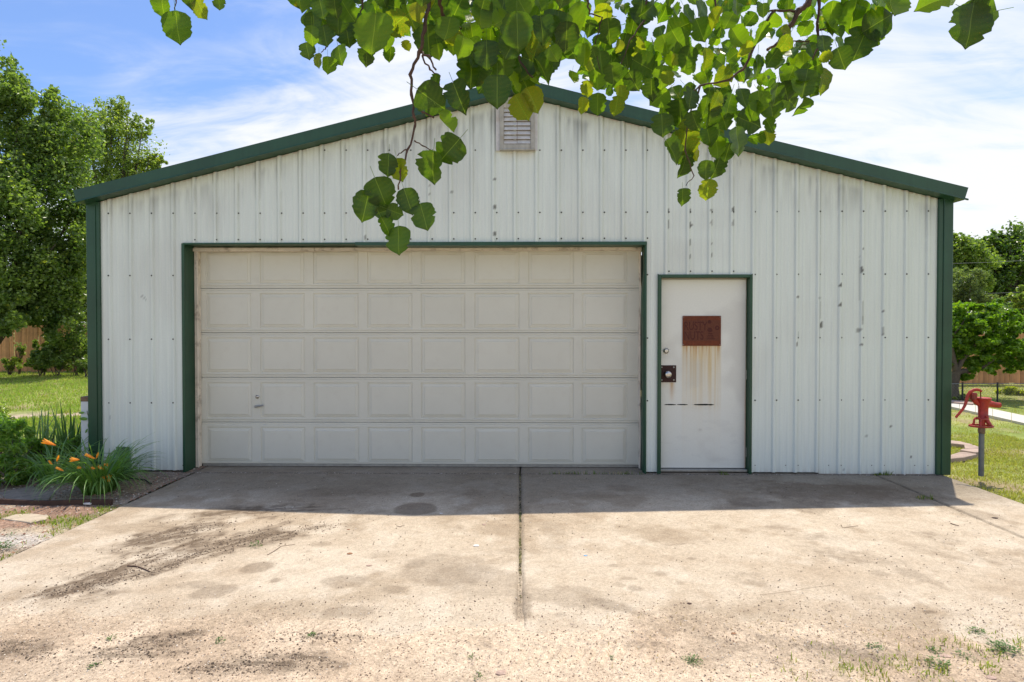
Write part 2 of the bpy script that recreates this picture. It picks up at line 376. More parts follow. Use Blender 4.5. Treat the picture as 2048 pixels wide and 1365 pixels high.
STAINS = [
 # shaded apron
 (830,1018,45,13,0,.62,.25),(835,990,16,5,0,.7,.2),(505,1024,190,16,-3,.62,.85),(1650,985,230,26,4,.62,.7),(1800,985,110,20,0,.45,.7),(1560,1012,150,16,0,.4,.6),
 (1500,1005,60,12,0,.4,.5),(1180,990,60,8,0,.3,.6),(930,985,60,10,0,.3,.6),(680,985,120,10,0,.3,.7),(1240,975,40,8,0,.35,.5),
 # tyre-dragged earth on the left
 (150,1172,115,24,-19,.9,.9),(300,1118,160,26,-22,.85,.9),(340,1072,130,30,-12,.9,.9),(430,1098,180,18,-18,.85,.9),(500,1080,150,22,-12,.75,.95),(230,1160,90,12,-17,.7,.9),
 (385,1060,110,10,-10,.6,.9),(560,1072,70,12,-8,.5,.9),(200,1190,55,18,-10,.45,.8),(120,1185,60,10,-8,.6,.9),(640,1055,60,9,-6,.35,.9),
 (345,1130,80,6,-22,.5,.9),
 # damp marks
 (516,1135,36,10,-12,.42,.15),(551,1161,13,5,-8,.45,.1),(430,1184,55,13,-12,.4,.3),(400,1170,50,8,0,.3,.4),(690,1163,55,16,0,.35,.35),(790,1180,30,8,0,.3,.3),
 (900,1140,95,40,4,.26,.3),(960,1160,110,40,8,.26,.35),(830,1128,22,10,0,.25,.3),(1046,1215,24,34,0,.5,.45),(1140,1195,90,26,6,.28,.4),(1225,1212,75,13,14,.42,.6),(1120,1230,18,5,0,.3,.4),
 (1270,1177,18,7,0,.42,.3),(1322,1147,15,6,0,.35,.3),(1228,1131,12,4,0,.35,.3),(1255,1158,20,4,0,.3,.3),(1360,1167,10,4,0,.25,.3),(1383,1118,8,3,0,.4,.3),
 (1240,1170,16,5,0,.3,.3),(1105,1060,26,20,0,.18,.3),(1110,1090,30,16,0,.15,.3),(1560,1055,60,10,0,.30,.9),(1640,1075,90,16,4,.28,.9),(1690,1110,120,22,6,.28,.9),
 (1830,1150,55,12,22,.34,.7),(1760,1146,22,6,10,.34,.5),(1500,1160,60,16,20,.22,.8),(1850,1100,90,10,15,.18,.8),(1960,1030,60,9,8,.3,.4),(1880,1075,60,12,10,.3,.8),
 (1860,1225,14,4,0,.6,.2),(1990,1120,80,14,10,.24,.9),(1750,1195,110,10,0,.12,.8),(640,1090,22,6,0,.25,.5),(760,1110,40,8,-10,.2,.6),
 # loose dark earth towards the camera
 (40,1305,95,28,4,.62,.95),(330,1282,110,20,-6,.62,.95),(270,1310,150,22,-4,.42,.95),(560,1330,150,26,0,.62,.95),(640,1280,120,20,0,.36,.95),(430,1345,120,14,0,.3,.95),(700,1225,60,12,0,.35,.7),
 (1290,1295,110,16,6,.35,.95),(1640,1300,150,16,10,.42,.95),(1450,1290,90,12,14,.3,.95),(960,1290,36,22,0,.22,.6),(1800,1330,160,26,0,.2,.95),
]
XL, XR, XE = G(372,953).x, G(1757,953).x, G(1905,957).x
XJ = 0.0
YJ = -0.045
def slab(name, x0, x1, y0, y1, res, parent, mat_, z=0.0, thick=.10):
    nx = max(3, int((x1-x0)/res)); ny = max(3, int((y1-y0)/res))
    xs = np.concatenate([[x0, x0+.006], np.linspace(x0+.012, x1-.012, nx), [x1-.006, x1]])
    ys = np.concatenate([[y0, y0+.006], np.linspace(y0+.012, y1-.012, ny), [y1-.006, y1]])
    X, Y = np.meshgrid(xs, ys, indexing='ij')
    e = np.minimum(np.minimum(X-x0, x1-X), np.minimum(Y-y0, y1-Y))
    Z = z+(fbm(X*6, Y*6, 31, 3)-.5)*.003-.010*(1-ss(0, .014, e))
    wob = (fbm(X*9, Y*9, 77, 3)-.5)*.012; X2 = X+np.where(e < .013, wob, 0); Y2 = Y+np.where(e < .013, wob, 0)
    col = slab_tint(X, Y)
    # darker, dirtier edge
    col = lerp3(col, (.12, .10, .075), (1-ss(0, .03, e))*.35*(.4+fbm(X*14, Y*14, 8, 2)))
    nX, nY = X.shape; V = np.stack([X2, Y2, Z], -1).reshape(-1, 3); F = gridF(nX, nY); C = col.reshape(-1, 3)
    # skirt
    ring = [i*nY for i in range(nX)]+[(nX-1)*nY+j for j in range(1, nY)]+[i*nY+nY-1 for i in range(nX-2, -1, -1)]+[j for j in range(nY-2, 0, -1)]
    ring = np.array(ring); b = len(V); Vb = V[ring].copy(); Vb[:, 2] = z-thick
    k = len(ring); F2 = np.stack([ring, b+np.arange(k), b+(np.arange(k)+1) % k, np.roll(ring, -1)], 1)[:, ::-1]
    V = np.vstack([V, Vb]); C = np.vstack([C, C[ring]*.5]); F = np.vstack([F, F2])
    return npmesh(name, V, F, mat_, C, parent, smooth=True)

drive = thing('driveway', (0, -2, 0), 'stained concrete driveway of poured slabs in front of the metal garage', None, kind='structure')
if 'category' in drive: del drive['category']
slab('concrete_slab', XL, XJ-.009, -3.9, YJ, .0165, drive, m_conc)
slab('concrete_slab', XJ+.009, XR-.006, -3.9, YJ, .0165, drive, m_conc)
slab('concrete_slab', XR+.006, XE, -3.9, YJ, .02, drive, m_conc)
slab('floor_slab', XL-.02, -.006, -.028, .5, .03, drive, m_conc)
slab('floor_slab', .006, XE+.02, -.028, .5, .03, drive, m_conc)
# debris in the joints
def strip_fill(x0, x1, y0, y1, z, seed):
    nx = max(3, int((x1-x0)/.012)); ny = max(3, int((y1-y0)/.012))
    X, Y = np.meshgrid(np.linspace(x0, x1, nx), np.linspace(y0, y1, ny), indexing='ij')
    n = fbm(X*40, Y*40, seed, 3); Z = z+n*.012
    col = lerp3((.05, .045, .03), (.34, .27, .17), ss(.35, .7, n)); g = ss(.5, .75, fbm(X*6, Y*6, seed+5, 3))
    col = lerp3(col, (.13, .15, .03), g*.6)
    V = np.stack([X, Y, Z], -1).reshape(-1, 3); return V, gridF(*X.shape), col.reshape(-1, 3)
for (a, n_) in (((-.012, .012, -3.9, -.02, -.019, 5), 'joint_filling'), ((XR-.01, XR+.01, -3.9, -.02, -.019, 9), 'joint_filling'), ((XL, XE, -.05, -.02, -.019, 15), 'joint_filling')):
    V, F, C = strip_fill(*a); npmesh(n_, V, F, m_soil, C, drive, True)

# big lawn sheet
def lawn_tint(X, Y):
    n = fbm(X*.5, Y*.5, 4, 4); m = fbm(X*2.2, Y*2.2, 14, 4)
    c = lerp3((.19, .24, .06), (.30, .31, .11), ss(.35, .65, n))
    c = lerp3(c, (.30, .235, .14), ss(.56, .74, m)*.75)
    # the worn earth path behind the garden bed, left
    ypath = 3.95+.28*(X+8.5)
    pth = np.exp(-((Y-ypath)/.42)**2)*ss(-5.0, -5.4, X)*(X > -14)
    c = lerp3(c, (.42, .33, .25), np.clip(pth*1.2*(.6+.6*m), 0, 1))
    # worn patch about the pump
    pc = G(1963, 962); c = lerp3(c, (.26, .19, .12), np.exp(-(((X-pc.x)/.38)**2+((Y-pc.y)/.28)**2))*.9)
    pc = G(1990, 900); c = lerp3(c, (.30, .20, .14), np.exp(-(((X-pc.x)/.35)**2+((Y-pc.y)/.3)**2))*.6)
    return c
xs = np.concatenate([np.linspace(-300, -22, 20), np.arange(-21, 21, .09), np.linspace(21.5, 300, 20)])
ys = np.concatenate([np.linspace(-60, -4.2, 8), np.arange(-4, 16, .09), np.linspace(16.2, 500, 24)])
X, Y = np.meshgrid(xs, ys, indexing='ij')
under = ss(XL-.15, XL-.02, X)*(1-ss(XE+.0, XE+.12, X))*(1-ss(8.0, 8.6, Y))*ss(-9, -3.8, Y)
Z = -.035+(fbm(X*1.5, Y*1.5, 50, 3)-.5)*.03-under*.12
lawn = npmesh('lawn', np.stack([X, Y, Z], -1).reshape(-1, 3), gridF(*X.shape), m_lawn, lawn_tint(X, Y).reshape(-1, 3), None, True)
tag(lawn, kind='structure')

# sandy yard in the foreground: rises out of the slab and covers its front edge
def sand_h(X, Y):
    t = -Y-3.02+(fbm(X*1.3, Y*1.3, 61, 4)-.5)*.9
    h = -.008+.022*ss(-.2, .55, t)+(fbm(X*11, Y*11, 63, 4)-.5)*.006*ss(-.1, .3, t)
    # tyre tread prints
    for (px, py, L, wd, an) in ((1130,1300,.55,.16,12),(1240,1300,.3,.14,8),(1600,1300,.7,.12,-24)):
        c = G(px, py); u = (X-c.x)*cos(R(an))+(Y-c.y)*sin(R(an)); w = -(X-c.x)*sin(R(an))+(Y-c.y)*cos(R(an))
        k = np.exp(-(u/L)**4-(w/wd)**4)
        h = h+k*.0055*np.sin(u*88+np.abs(w)*60+3*fbm(X*5, Y*5, 71, 2))*ss(0, .3, t)
    return h
def sand_patch(x0, x1, y0, y1, r):
    X, Y = np.meshgrid(np.arange(x0, x1, r), np.arange(y0, y1, r), indexing='ij')
    Z = sand_h(X, Y)
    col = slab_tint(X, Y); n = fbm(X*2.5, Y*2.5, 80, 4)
    sandc = lerp3((.53, .42, .31), (.43, .325, .23), ss(.35, .65, n)); w = ss(-2.9, -3.3, Y)[..., None] if False else np.clip((-Y-2.9)/.4, 0, 1)[..., None]
    lum = (col.mean(-1)/.36)[..., None]; col2 = sandc*np.clip(lum, .35, 1.12)
    col = col*(1-w*.8)+col2*w*.8
    lowp = ss(0, .0035, Z-.012-(fbm(X*3, Y*3, 90, 2)-.5)*.004); col = col*(1-.0*lowp[..., None])
    return npmesh('sandy_yard', np.stack([X, Y, Z], -1).reshape(-1, 3), gridF(*X.shape), m_sand, col.reshape(-1, 3), None, True)
tag(sand_patch(-3.9, 3.9, -4.4, -2.55, .0125), kind='structure')
def coarse_sand():
    xs = np.arange(-14, 14, .1); ys = np.arange(-16, -4.35, .1); X, Y = np.meshgrid(xs, ys, indexing='ij')
    Z = sand_h(X, Y)-.001; n = fbm(X*.8, Y*.8, 80, 4)
    col = lerp3((.47, .37, .26), (.37, .28, .19), ss(.35, .65, n))
    return npmesh('sandy_yard', np.stack([X, Y, Z], -1).reshape(-1, 3), gridF(*X.shape), m_sand, col.reshape(-1, 3), None, True)
tag(coarse_sand(), kind='structure')

# garden soil on the left: earth bed, mulch, pale gravel and weeds
def soil_h(X, Y):
    return -.012+(fbm(X*5, Y*5, 33, 4)-.5)*.03+.010*ss(-1.1, -1.05, Y)
X, Y = np.meshgrid(np.arange(-8.0, XL-.004, .02), np.arange(-4.4, 2.1, .02), indexing='ij')
n = fbm(X*3, Y*3, 36, 4); n2 = fbm(X*30, Y*30, 39, 3)
c = lerp3((.30, .235, .175), (.20, .155, .115), ss(.35, .65, n))
c = lerp3(c, (.40, .32, .24), ss(.5, .72, n2)*.5)
front = 1-ss(-1.18, -1.08, Y)
mul = front*ss(-2.4, -1.9, Y)*ss(.38, .52, fbm(X*2.2, Y*2.2, 44, 3))
c = lerp3(c, (.27, .15, .105), mul*.6)
c = lerp3(c, (.42, .34, .24), front*(1-mul)*ss(.42, .6, fbm(X*1.7+3, Y*1.7, 47, 3))*.8)
gp = G(30, 1078); c = lerp3(c, (.46, .42, .38), np.exp(-(((X-gp.x)/.30)**2+((Y-gp.y)/.16)**2)**1.5)*.9)
c = lerp3(c, (.17, .19, .05), front*ss(.5, .7, fbm(X*2.6+9, Y*2.6, 49, 3))*.55)
c = lerp3(c, lawn_tint(X, Y), ss(.55, 1.3, Y+.5*(n-.5)))
Zs = soil_h(X, Y)+(_h(X*50, Y*50, 1)-.5)*.005; c = np.clip(c*(.72+.56*_h(np.round(X*50), np.round(Y*50), 5))[..., None], 0, 1)
soil = npmesh('garden_soil', np.stack([X, Y, Zs], -1).reshape(-1, 3), gridF(*X.shape), m_soil, c.reshape(-1, 3), None, True)
tag(soil, kind='structure')

# footpath right, running back to the left
a, b_, c_, d_ = G(1890, 799), G(2110, 846), G(2110, 862), G(1890, 812)
walk = thing('footpath', (a+c_)/2, 'pale concrete footpath crossing the lawn behind the red pump', None, kind='structure')
nseg = 6
for i in range(nseg):
    t0, t1 = i/nseg+.002, (i+1)/nseg-.002; mb = MB()
    q = [a.lerp(b_, t0), a.lerp(b_, t1), d_.lerp(c_, t1), d_.lerp(c_, t0)]
    mb.add([(v.x, v.y, .012) for v in q]+[(v.x, v.y, -.08) for v in q], [(3,2,1,0),(0,1,5,4),(1,2,6,5),(2,3,7,6),(3,0,4,7)])
    mb.build('concrete_slab', m_walk, walk)

# ================================================================== GARAGE
GX0, GX1 = P(177, 600).x, P(1901, 600).x
bx = (GX0+GX1)/2; DEPTH = 8.0
garage = thing('metal_garage', (bx, 0, 0), 'white ribbed metal garage with green trim and a low gabled roof', 'garage')
apex = P(1043, 155, -.15); eaveL = P(146, 379, -.15); eaveR = P(1937, 378, -.15)
slope = ((apex.z-eaveL.z)/(apex.x-eaveL.x)+(apex.z-eaveR.z)/(eaveR.x-apex.x))/2
AX = (eaveL.x+eaveR.x)/2; AZ_ = (eaveL.z+eaveR.z)/2+slope*(eaveR.x-eaveL.x)/2
def rooftop(x): return AZ_-slope*abs(x-AX)
FH = .125                                             # face height of the rake trim
def walltop(x): return rooftop(x)-FH-.005

sxa, sxb = P(219.4, 428).x, P(1768, 423.5).x
RIB = (sxb-sxa)/36; RX0 = sxa
# opening measures
gL, gR = P(369, 700).x, P(1292, 700).x; gT = P(800, 487).z
dL, dR = P(1315.5, 750).x, P(1500.5, 750).x; dT = P(1400, 550.5).z
wl, wr = P(204, 700).x, P(1872, 700).x
seam = P(1637, 800).x
def profile_cols(x0, x1):
    xs = set()
    k0 = int(math.floor((x0-RX0)/RIB))-1; k1 = int(math.ceil((x1-RX0)/RIB))+1
    for k in range(k0, k1+1):
        c = RX0+k*RIB
        for d in (-.024, -.010, .010, .024): xs.add(c+d)
        for q in (1/3, 2/3):
            m = c+RIB*q
            for d in (-.014, -.007, .007, .014): xs.add(m+d)
        for q in (.17, .5, .83): xs.add(c+RIB*q)
    xs = sorted(x for x in xs if x0+.002 < x < x1-.002); return [x0]+xs+[x1]
def prof_y(x):
    u = (x-RX0)/RIB; k = np.round(u); d = np.abs(x-(RX0+k*RIB))
    major = np.clip((.024-d)/.014, 0, 1)*.018
    y = major
    for q in (1/3, 2/3):
        kk = np.floor(u); dd = np.abs(x-(RX0+(kk+q)*RIB)); y = y+np.clip((.014-dd)/.007, 0, 1)*.0028
    return -y
# marks left by screws, old signs and drips (px, py, w, h, strength)
MARKS = [(1337,423,4,10,.8),(1337,450,4,14,.7),(1380,423,5,8,.9),(1380,450,5,12,.9),(1380,485,4,14,.8),(1380,512,4,8,.8),(1423,423,4,12,.7),(1423,445,5,14,.5),(1423,487,4,6,.8),(1423,513,4,8,.8),
 (1466,421,5,10,.9),(1466,448,4,12,.5),(990,359,5,8,.8),(990,414,5,8,.8),(990,468,4,8,.8),(904,385,4,6,.6),(860,373,3,6,.5),(731,475,4,8,.7),(860,390,3,4,.6),
 (1595,594,6,6,.9),(1638,596,5,6,.4),(1680,570,6,7,.9),(1680,583,3,4,.8),(1680,610,6,7,.9),(1724,498,4,5,.9),(1723,541,4,14,.9),(1724,640,4,14,.6),(1765,623,5,6,.9),(1765,660,4,10,.5),
 (1641,650,4,10,.9),(1716,661,9,9,.6),(1722,690,5,6,.8),(1593,689,5,6,.9),(1723,575,3,30,.35),(1725,620,3,40,.45),(1640,620,2,34,.35),(1718,560,3,90,.22),(1597,670,3,14,.3),(1765,668,4,3,.8),
 (290,598,10,4,.4),(300,600,4,3,.5),(222,835,2,10,.4),(1676,860,2,3,.9),(1771,847,2,2,.9),(1781,854,2,2,.8),(1793,893,2,2,.8),(1822,915,3,3,.8),(1733,873,2,3,.5),(283,594,3,3,.5)]
MK = []
for (px, py, w, h, s_) in MARKS:
    p = P(px, py, 0); MK.append((p.x, p.z, max(w/2, 1.3)/189, max(h/2, 1.3)/189, s_))
GHOST = [(1336,1465,418,462,.13),(1336,1460,480,522,.10),(1570,1760,600,690,.08),(1680,1740,500,600,.06),(940,1050,340,450,.04)]
def wall_tint(X, Z):
    base = np.ones(X.shape+(3,))*np.array((.69, .752, .70))
    top = np.vectorize(walltop)(X); d = top-Z
    n = fbm(X*22, Z*1.6, 5, 4); nn = fbm(X*60, Z*1.8, 6, 3); big = fbm(X*1.3, Z*.9, 16, 3)
    mil = np.exp(-(np.maximum(d-.08, 0)/.22))*ss(.05, .14, d)*ss(.36, .62, n)*(.3+1.0*ss(.35, .65, big))
    mil = mil*(.5+nn)
    ctr = np.exp(-((X-.3)/2.6)**2)*.6+.5
    base = lerp3(base, (.23, .25, .25), np.clip(mil*.8*ctr, 0, .6))
    base = lerp3(base, (.50, .50, .46), ss(.45, .75, big)*.25)
    # rusty rim under the roof trim
    base = lerp3(base, (.34, .20, .12), np.exp(-(d/.014)**2)*.6*ss(.3, .6, nn))
    # dark drip lines down the left flank of the ribs, longest near the roof
    u = (X-RX0)/RIB; r = np.abs(u-np.round(u))*RIB
    drip = np.exp(-((r-.022)/.007)**2)*np.exp(-d/.35)*ss(.3, .6, fbm(X*4, Z*5, 8, 3))
    base = lerp3(base, (.16, .16, .14), np.clip(drip*.55, 0, .6))
    base = lerp3(base, (.30, .31, .29), np.exp(-((r-.026)/.004)**2)*.08)
    for (cx_, cz_, w, h, s_) in MK:
        k = ((np.abs(X-cx_)/w)**2.5+(np.abs(Z-cz_)/h)**2.5) < 1.0+(fbm(X*60, Z*60, 7, 2)-.5)*1.4
        base = lerp3(base, (.07, .07, .06), np.where(k, s_, 0))
    for (x0, x1, y0, y1, s_) in GHOST:
        a = P(x0, y1); b2 = P(x1, y0); e = .05
        k = ss(a.x-e, a.x+e, X)*(1-ss(b2.x-e, b2.x+e, X))*ss(a.z-e, a.z+e, Z)*(1-ss(b2.z-e, b2.z+e, Z))
        base = lerp3(base, (.40, .39, .35), k*s_*(.3+.9*fbm(X*4, Z*4, 18, 3))*.8)
    # rust under the vent
    v = P(1036, 300); k = np.exp(-((X-v.x)/.16)**4)*np.clip(1-(v.z-Z)/.12, 0, 1)*(Z < v.z)
    base = lerp3(base, (.48, .40, .27), k*.5)
    # splashed dirt at the foot
    base = lerp3(base, (.36, .33, .28), np.exp(-Z/.05)*.45*ss(.3, .6, nn))
    base = lerp3(base, (.10, .09, .07), ((fbm(X*60, Z*60, 27, 2) > .9) & (Z < .3))*.5)
    return base
def panel_piece(x0, x1, zlo, yoff):
    cols = np.array(profile_cols(x0, x1)); n = int(max(8, (walltop((x0+x1)/2)-zlo)/.022))
    t = np.linspace(0, 1, n); tops = np.array([walltop(x) for x in cols])
    X = np.repeat(cols[:, None], n, 1); Z = zlo+(tops[:, None]-zlo)*t[None, :]
    Yp = np.repeat(prof_y(cols)[:, None], n, 1)+yoff+(fbm(X*1.3, Z*.8, 55, 3)-.5)*.004*1
    V = np.stack([X, Yp, Z], -1).reshape(-1, 3); return V, gridF(len(cols), n), wall_tint(X, Z).reshape(-1, 3)
def panel(x0, x1, i):
    cuts = [x0, x1]+[c for c in (gL, gR, dL, dR) if x0 < c < x1]; cuts = sorted(cuts)
    Vs, Fs, Cs, b = [], [], [], 0
    for a, c in zip(cuts[:-1], cuts[1:]):
        if c-a < .004: continue
        m = (a+c)/2; zlo = .016 if m < seam else .002
        if gL < m < gR: zlo = gT
        elif dL < m < dR: zlo = dT
        V, F, C = panel_piece(a, c, zlo, -.0022*(i % 2)); Vs.append(V); Fs.append(F+b); Cs.append(C); b += len(V)
    return npmesh('siding_panel', np.vstack(Vs), np.vstack(Fs), m_siding, np.vstack(Cs), garage)
edges = [seam+k*RIB*4 for k in range(-10, 4)]
edges = [wl]+[e for e in edges if wl+.1 < e < wr-.1]+[wr]
for i, (a, c) in enumerate(zip(edges[:-1], edges[1:])): panel(a, c, i)
# screws: one joined part
mb = MB()
rows = [(428, 423.5), (552, 549), (679, 675.5), (806, 800)]
def screw(px, py, r=.0085):
    p = P(px, py); x, z = p.x, p.z
    if z < .03 or z > walltop(x)-.05: return
    if gL-.01 < x < gR+.01 and z < gT+.005: return
    if dL-.01 < x < dR+.01 and z < dT+.005: return
    if x < wl-.0 or x > wr: return
    y = float(prof_y(np.array([x]))[0])-.003
    mb.lathe([(r, 0), (r, .002), (r*.55, .0025), (r*.55, .006)], (x, y, z), 6, 'Y')
for k in range(0, 40):
    px = 219.4+(1768-219.4)/36*k; f = k/36
    for (a, c) in rows: screw(px, a+(c-a)*f)
    screw(px, 301) if 8 < k < 30 else None
    if gL < RX0+k*RIB < gR+.1: screw(px, 481-6*f)
    if dL < RX0+k*RIB < dR: screw(px, 543)
    screw(px+(18 if k % 2 else 0), 931, .005) if not (gL < RX0+k*RIB < gR) else None
o = mb.build('screws', m_screw, garage); tag(o, kind='stuff')

# trims
mb = MB(); mb.box((GX0, -.026, .0), (wl, .10, walltop(GX0)+.03), .004); mb.box((wl-.045, -.0335, .0), (wl-.036, -.0262, walltop(wl)-.04)); mb.build('corner_trim', m_green, garage)
mb = MB(); mb.box((wr, -.026, -.002), (wr+.046, .10, walltop(GX1)+.03), .004); mb.box((wr+.047, -.034, -.002), (GX1, .10, walltop(GX1)+.03), .005); mb.build('corner_trim', m_green, garage)
def rake(side):
    xe = (eaveL.x if side < 0 else eaveR.x); mb = MB()
    def pr(x): return [(-.150, 0), (-.150, -FH+.004), (-.144, -FH), (0.02, -FH), (0.02, -FH+.01), (.02, 0)]
    n = 24; xs = [xe+(AX-xe)*i/n for i in range(n+1)]; vs = []
    for i, x in enumerate(xs):
        zt = rooftop(x)+.0025*mnoise.noise(Vector((x*1.7, side, 0)))
        for (y, h) in pr(x):
            xx = x
            if i == 0: xx = x-side*(-h)*.30
            vs.append((xx, y+.002*mnoise.noise(Vector((x*2, 3, side))), zt+h))
    m = 6; fs = [(i*m+j, (i+1)*m+j, (i+1)*m+(j+1) % m, i*m+(j+1) % m) for i in range(n) for j in range(m)]
    mb.add(vs, fs); mb.add(vs[:m], [tuple(range(m))])
    mb.build('rake_trim', m_green, garage)
    # folded lip along the lower edge and joint lap
    l = MB(); 
    for i in range(n):
        x0, x1 = xs[i], xs[i+1]
        l.add([(x0, -.153, rooftop(x0)-FH+.012), (x1, -.153, rooftop(x1)-FH+.012), (x1, -.156, rooftop(x1)-FH-.004), (x0, -.156, rooftop(x0)-FH-.004), (x0, -.140, rooftop(x0)-FH-.004), (x1, -.140, rooftop(x1)-FH-.004)], [(0,3,2,1),(3,4,5,2)])
    l.build('trim_lip', m_green, garage)
    # roof sheet behind the trim
    r = MB(); xe2 = xe
    a0, a1 = (xe2, rooftop(xe2)-.004), (AX, rooftop(AX)-.004)
    r.add([(a0[0], .0, a0[1]), (a1[0], .0, a1[1]), (a1[0], DEPTH+.15, a1[1]), (a0[0], DEPTH+.15, a0[1]), (a0[0], .0, a0[1]-.03), (a1[0], .0, a1[1]-.03), (a1[0], DEPTH+.15, a1[1]-.03), (a0[0], DEPTH+.15, a0[1]-.03)],
          [(0,1,2,3),(7,6,5,4),(0,4,5,1),(2,6,7,3),(3,7,4,0)])
    k = 0
    while k*.2286 < abs(a1[0]-a0[0])+8:
        y = .12+k*.2286; k += 1
        if y > DEPTH: break
        r.add([(a0[0], y, a0[1]), (a1[0], y, a1[1]), (a1[0], y+.01, a1[1]+.018), (a0[0], y+.01, a0[1]+.018), (a1[0], y+.03, a1[1]+.018), (a0[0], y+.03, a0[1]+.018), (a1[0], y+.04, a1[1]), (a0[0], y+.04, a0[1])], [(0,1,2,3),(3,2,4,5),(5,4,6,7)])
    r.build('roof', m_roof, garage)
rake(-1); rake(1)
mb = MB()
mb.box((GX0+.02, .101, -.02), (GX0+.06, DEPTH, walltop(GX0)+.02)); mb.build('side_wall', m_wall_in, garage)
mb = MB(); mb.box((GX1-.06, .101, -.02), (GX1-.02, DEPTH, walltop(GX1)+.02)); mb.build('side_wall', m_wall_in, garage)
mb = MB(); zL = walltop(GX0)
mb.add([(GX0+.06, DEPTH, 0), (GX1-.06, DEPTH, 0), (GX1-.06, DEPTH, zL), (AX, DEPTH, walltop(AX)), (GX0+.06, DEPTH, zL),
        (GX0+.06, DEPTH-.04, 0), (GX1-.06, DEPTH-.04, 0), (GX1-.06, DEPTH-.04, zL), (AX, DEPTH-.04, walltop(AX)), (GX0+.06, DEPTH-.04, zL)],
       [(0,4,3,2,1),(5,6,7,8,9),(0,1,6,5),(1,2,7,6),(2,3,8,7),(3,4,9,8),(4,0,5,9)])
mb.build('back_wall', m_wall_in, garage)

# ---- garage door opening
rev = .175
gi0, gi1 = gL+.016, gR-.016
mb = MB(); mb.box((gL, -.028, -.0), (gi0, rev, gT+.0), .002); mb.box((gL-.012, -.024, .0), (gL-.001, -.019, gT)); mb.build('door_jamb_trim', m_green, garage)
# right one is bent by a knock: wavy sheet
mb = MB(); nz = 40
vs = []
for i in range(nz+1):
    z = gT*i/nz; w = .012*math.exp(-((z-2.15)/.22)**2)-.012*math.exp(-((z-1.75)/.25)**2)+.003*sin(z*9)
    vs += [(gR, -.028, z), (gi1, -.028, z), (gi1+w-.006, rev*.5, z), (gi1+w*.5, rev, z), (gR, rev, z)]
mb.add(vs, [(i*5+j, i*5+(j+1) % 5, (i+1)*5+(j+1) % 5, (i+1)*5+j) for i in range(nz) for j in range(5)], True); mb.build('door_jamb_trim', m_green, garage)
lapx = P(712, 492).x
mb = MB(); zb = P(500, 495.5).z
mb.box((gL, -.026, gT-.012), (lapx, rev, gT+.006), .002); mb.build('header_trim', m_green, garage)
mb = MB(); n = 30; vs = []
for i in range(n+1):
    x = lapx+(gR-lapx)*i/n; w = .003*sin(x*2.3)
    vs += [(x, -.034, gT+.009), (x, -.036, gT-.026+w), (x, rev, gT-.030+w), (x, rev, gT+.009)]
mb.add(vs, [(i*4+j, (i+1)*4+j, (i+1)*4+(j+1) % 4, i*4+(j+1) % 4) for i in range(n) for j in range(4)]+[(0,1,2,3),(n*4+3,n*4+2,n*4+1,n*4)]); mb.build('header_trim', m_green, garage)
# wooden stops round the door
DY = .235
dx0, dx1 = P(402, 700, DY).x, P(1279, 700, DY).x
dz1 = P(800, 498, DY).z; dz0 = .012
mb = MB(); mb.box((gi0+.001, rev-.01, .006), (dx0+.006, DY-.004, dz1+.02), .004); mb.box((gi0+.030, rev-.022, .006), (gi0+.046, rev-.0101, dz1+.01), .003); mb.build('door_stop', m_wood_white, garage)
mb = MB(); vs = []; n = 60
for i in range(n+1):
    z = dz1*i/n+.004; w = .010*math.exp(-((z-1.9)/.16)**2)-.008*math.exp(-((z-1.55)/.3)**2)+.004*sin(z*5)
    vs += [(gi1-.002+w*.3, rev-.006, z), (dx1-.004+w, rev-.014, z), (dx1-.010+w, DY-.004, z), (gi1, DY, z)]
mb.add(vs, [(i*4+j, i*4+(j+1) % 4, (i+1)*4+(j+1) % 4, (i+1)*4+j) for i in range(n) for j in range(4)], False); mb.build('door_stop', m_wood_white, garage)
split = P(630, 500, rev).x
for (a, c, dz_) in ((gi0+.002, split, 0), (split+.006, gi1-.004, .004)):
    mb = MB(); n = int((c-a)/.03)+2; vs = []
    for i in range(n):
        x = a+(c-a)*i/(n-1); w = .007*mnoise.noise(Vector((x*1.6, 2, 0)))+.003*mnoise.noise(Vector((x*9, 5, 0)))
        zt = gT-.028+.0; zb = dz1-.034+w+dz_
        vs += [(x, rev-.03, zt), (x, rev-.034+w, zb), (x, DY-.004, zb), (x, DY-.004, zt+.05), (x, rev-.03+.004, zt+.0)]
    mb.add(vs, [(i*5+j, (i+1)*5+j, (i+1)*5+(j+1) % 5, i*5+(j+1) % 5) for i in range(n-1) for j in range(5)]+[(0,1,2,3,4),tuple((n-1)*5+j for j in (4,3,2,1,0))]); mb.build('weather_strip', m_wood_white, garage)
# header filler above the door so nothing shows through
mb = MB(); mb.box((gL, DY+.045, dz1-.1), (gR, DY+.09, gT+.2)); mb.build('header_beam', m_woodend, garage)

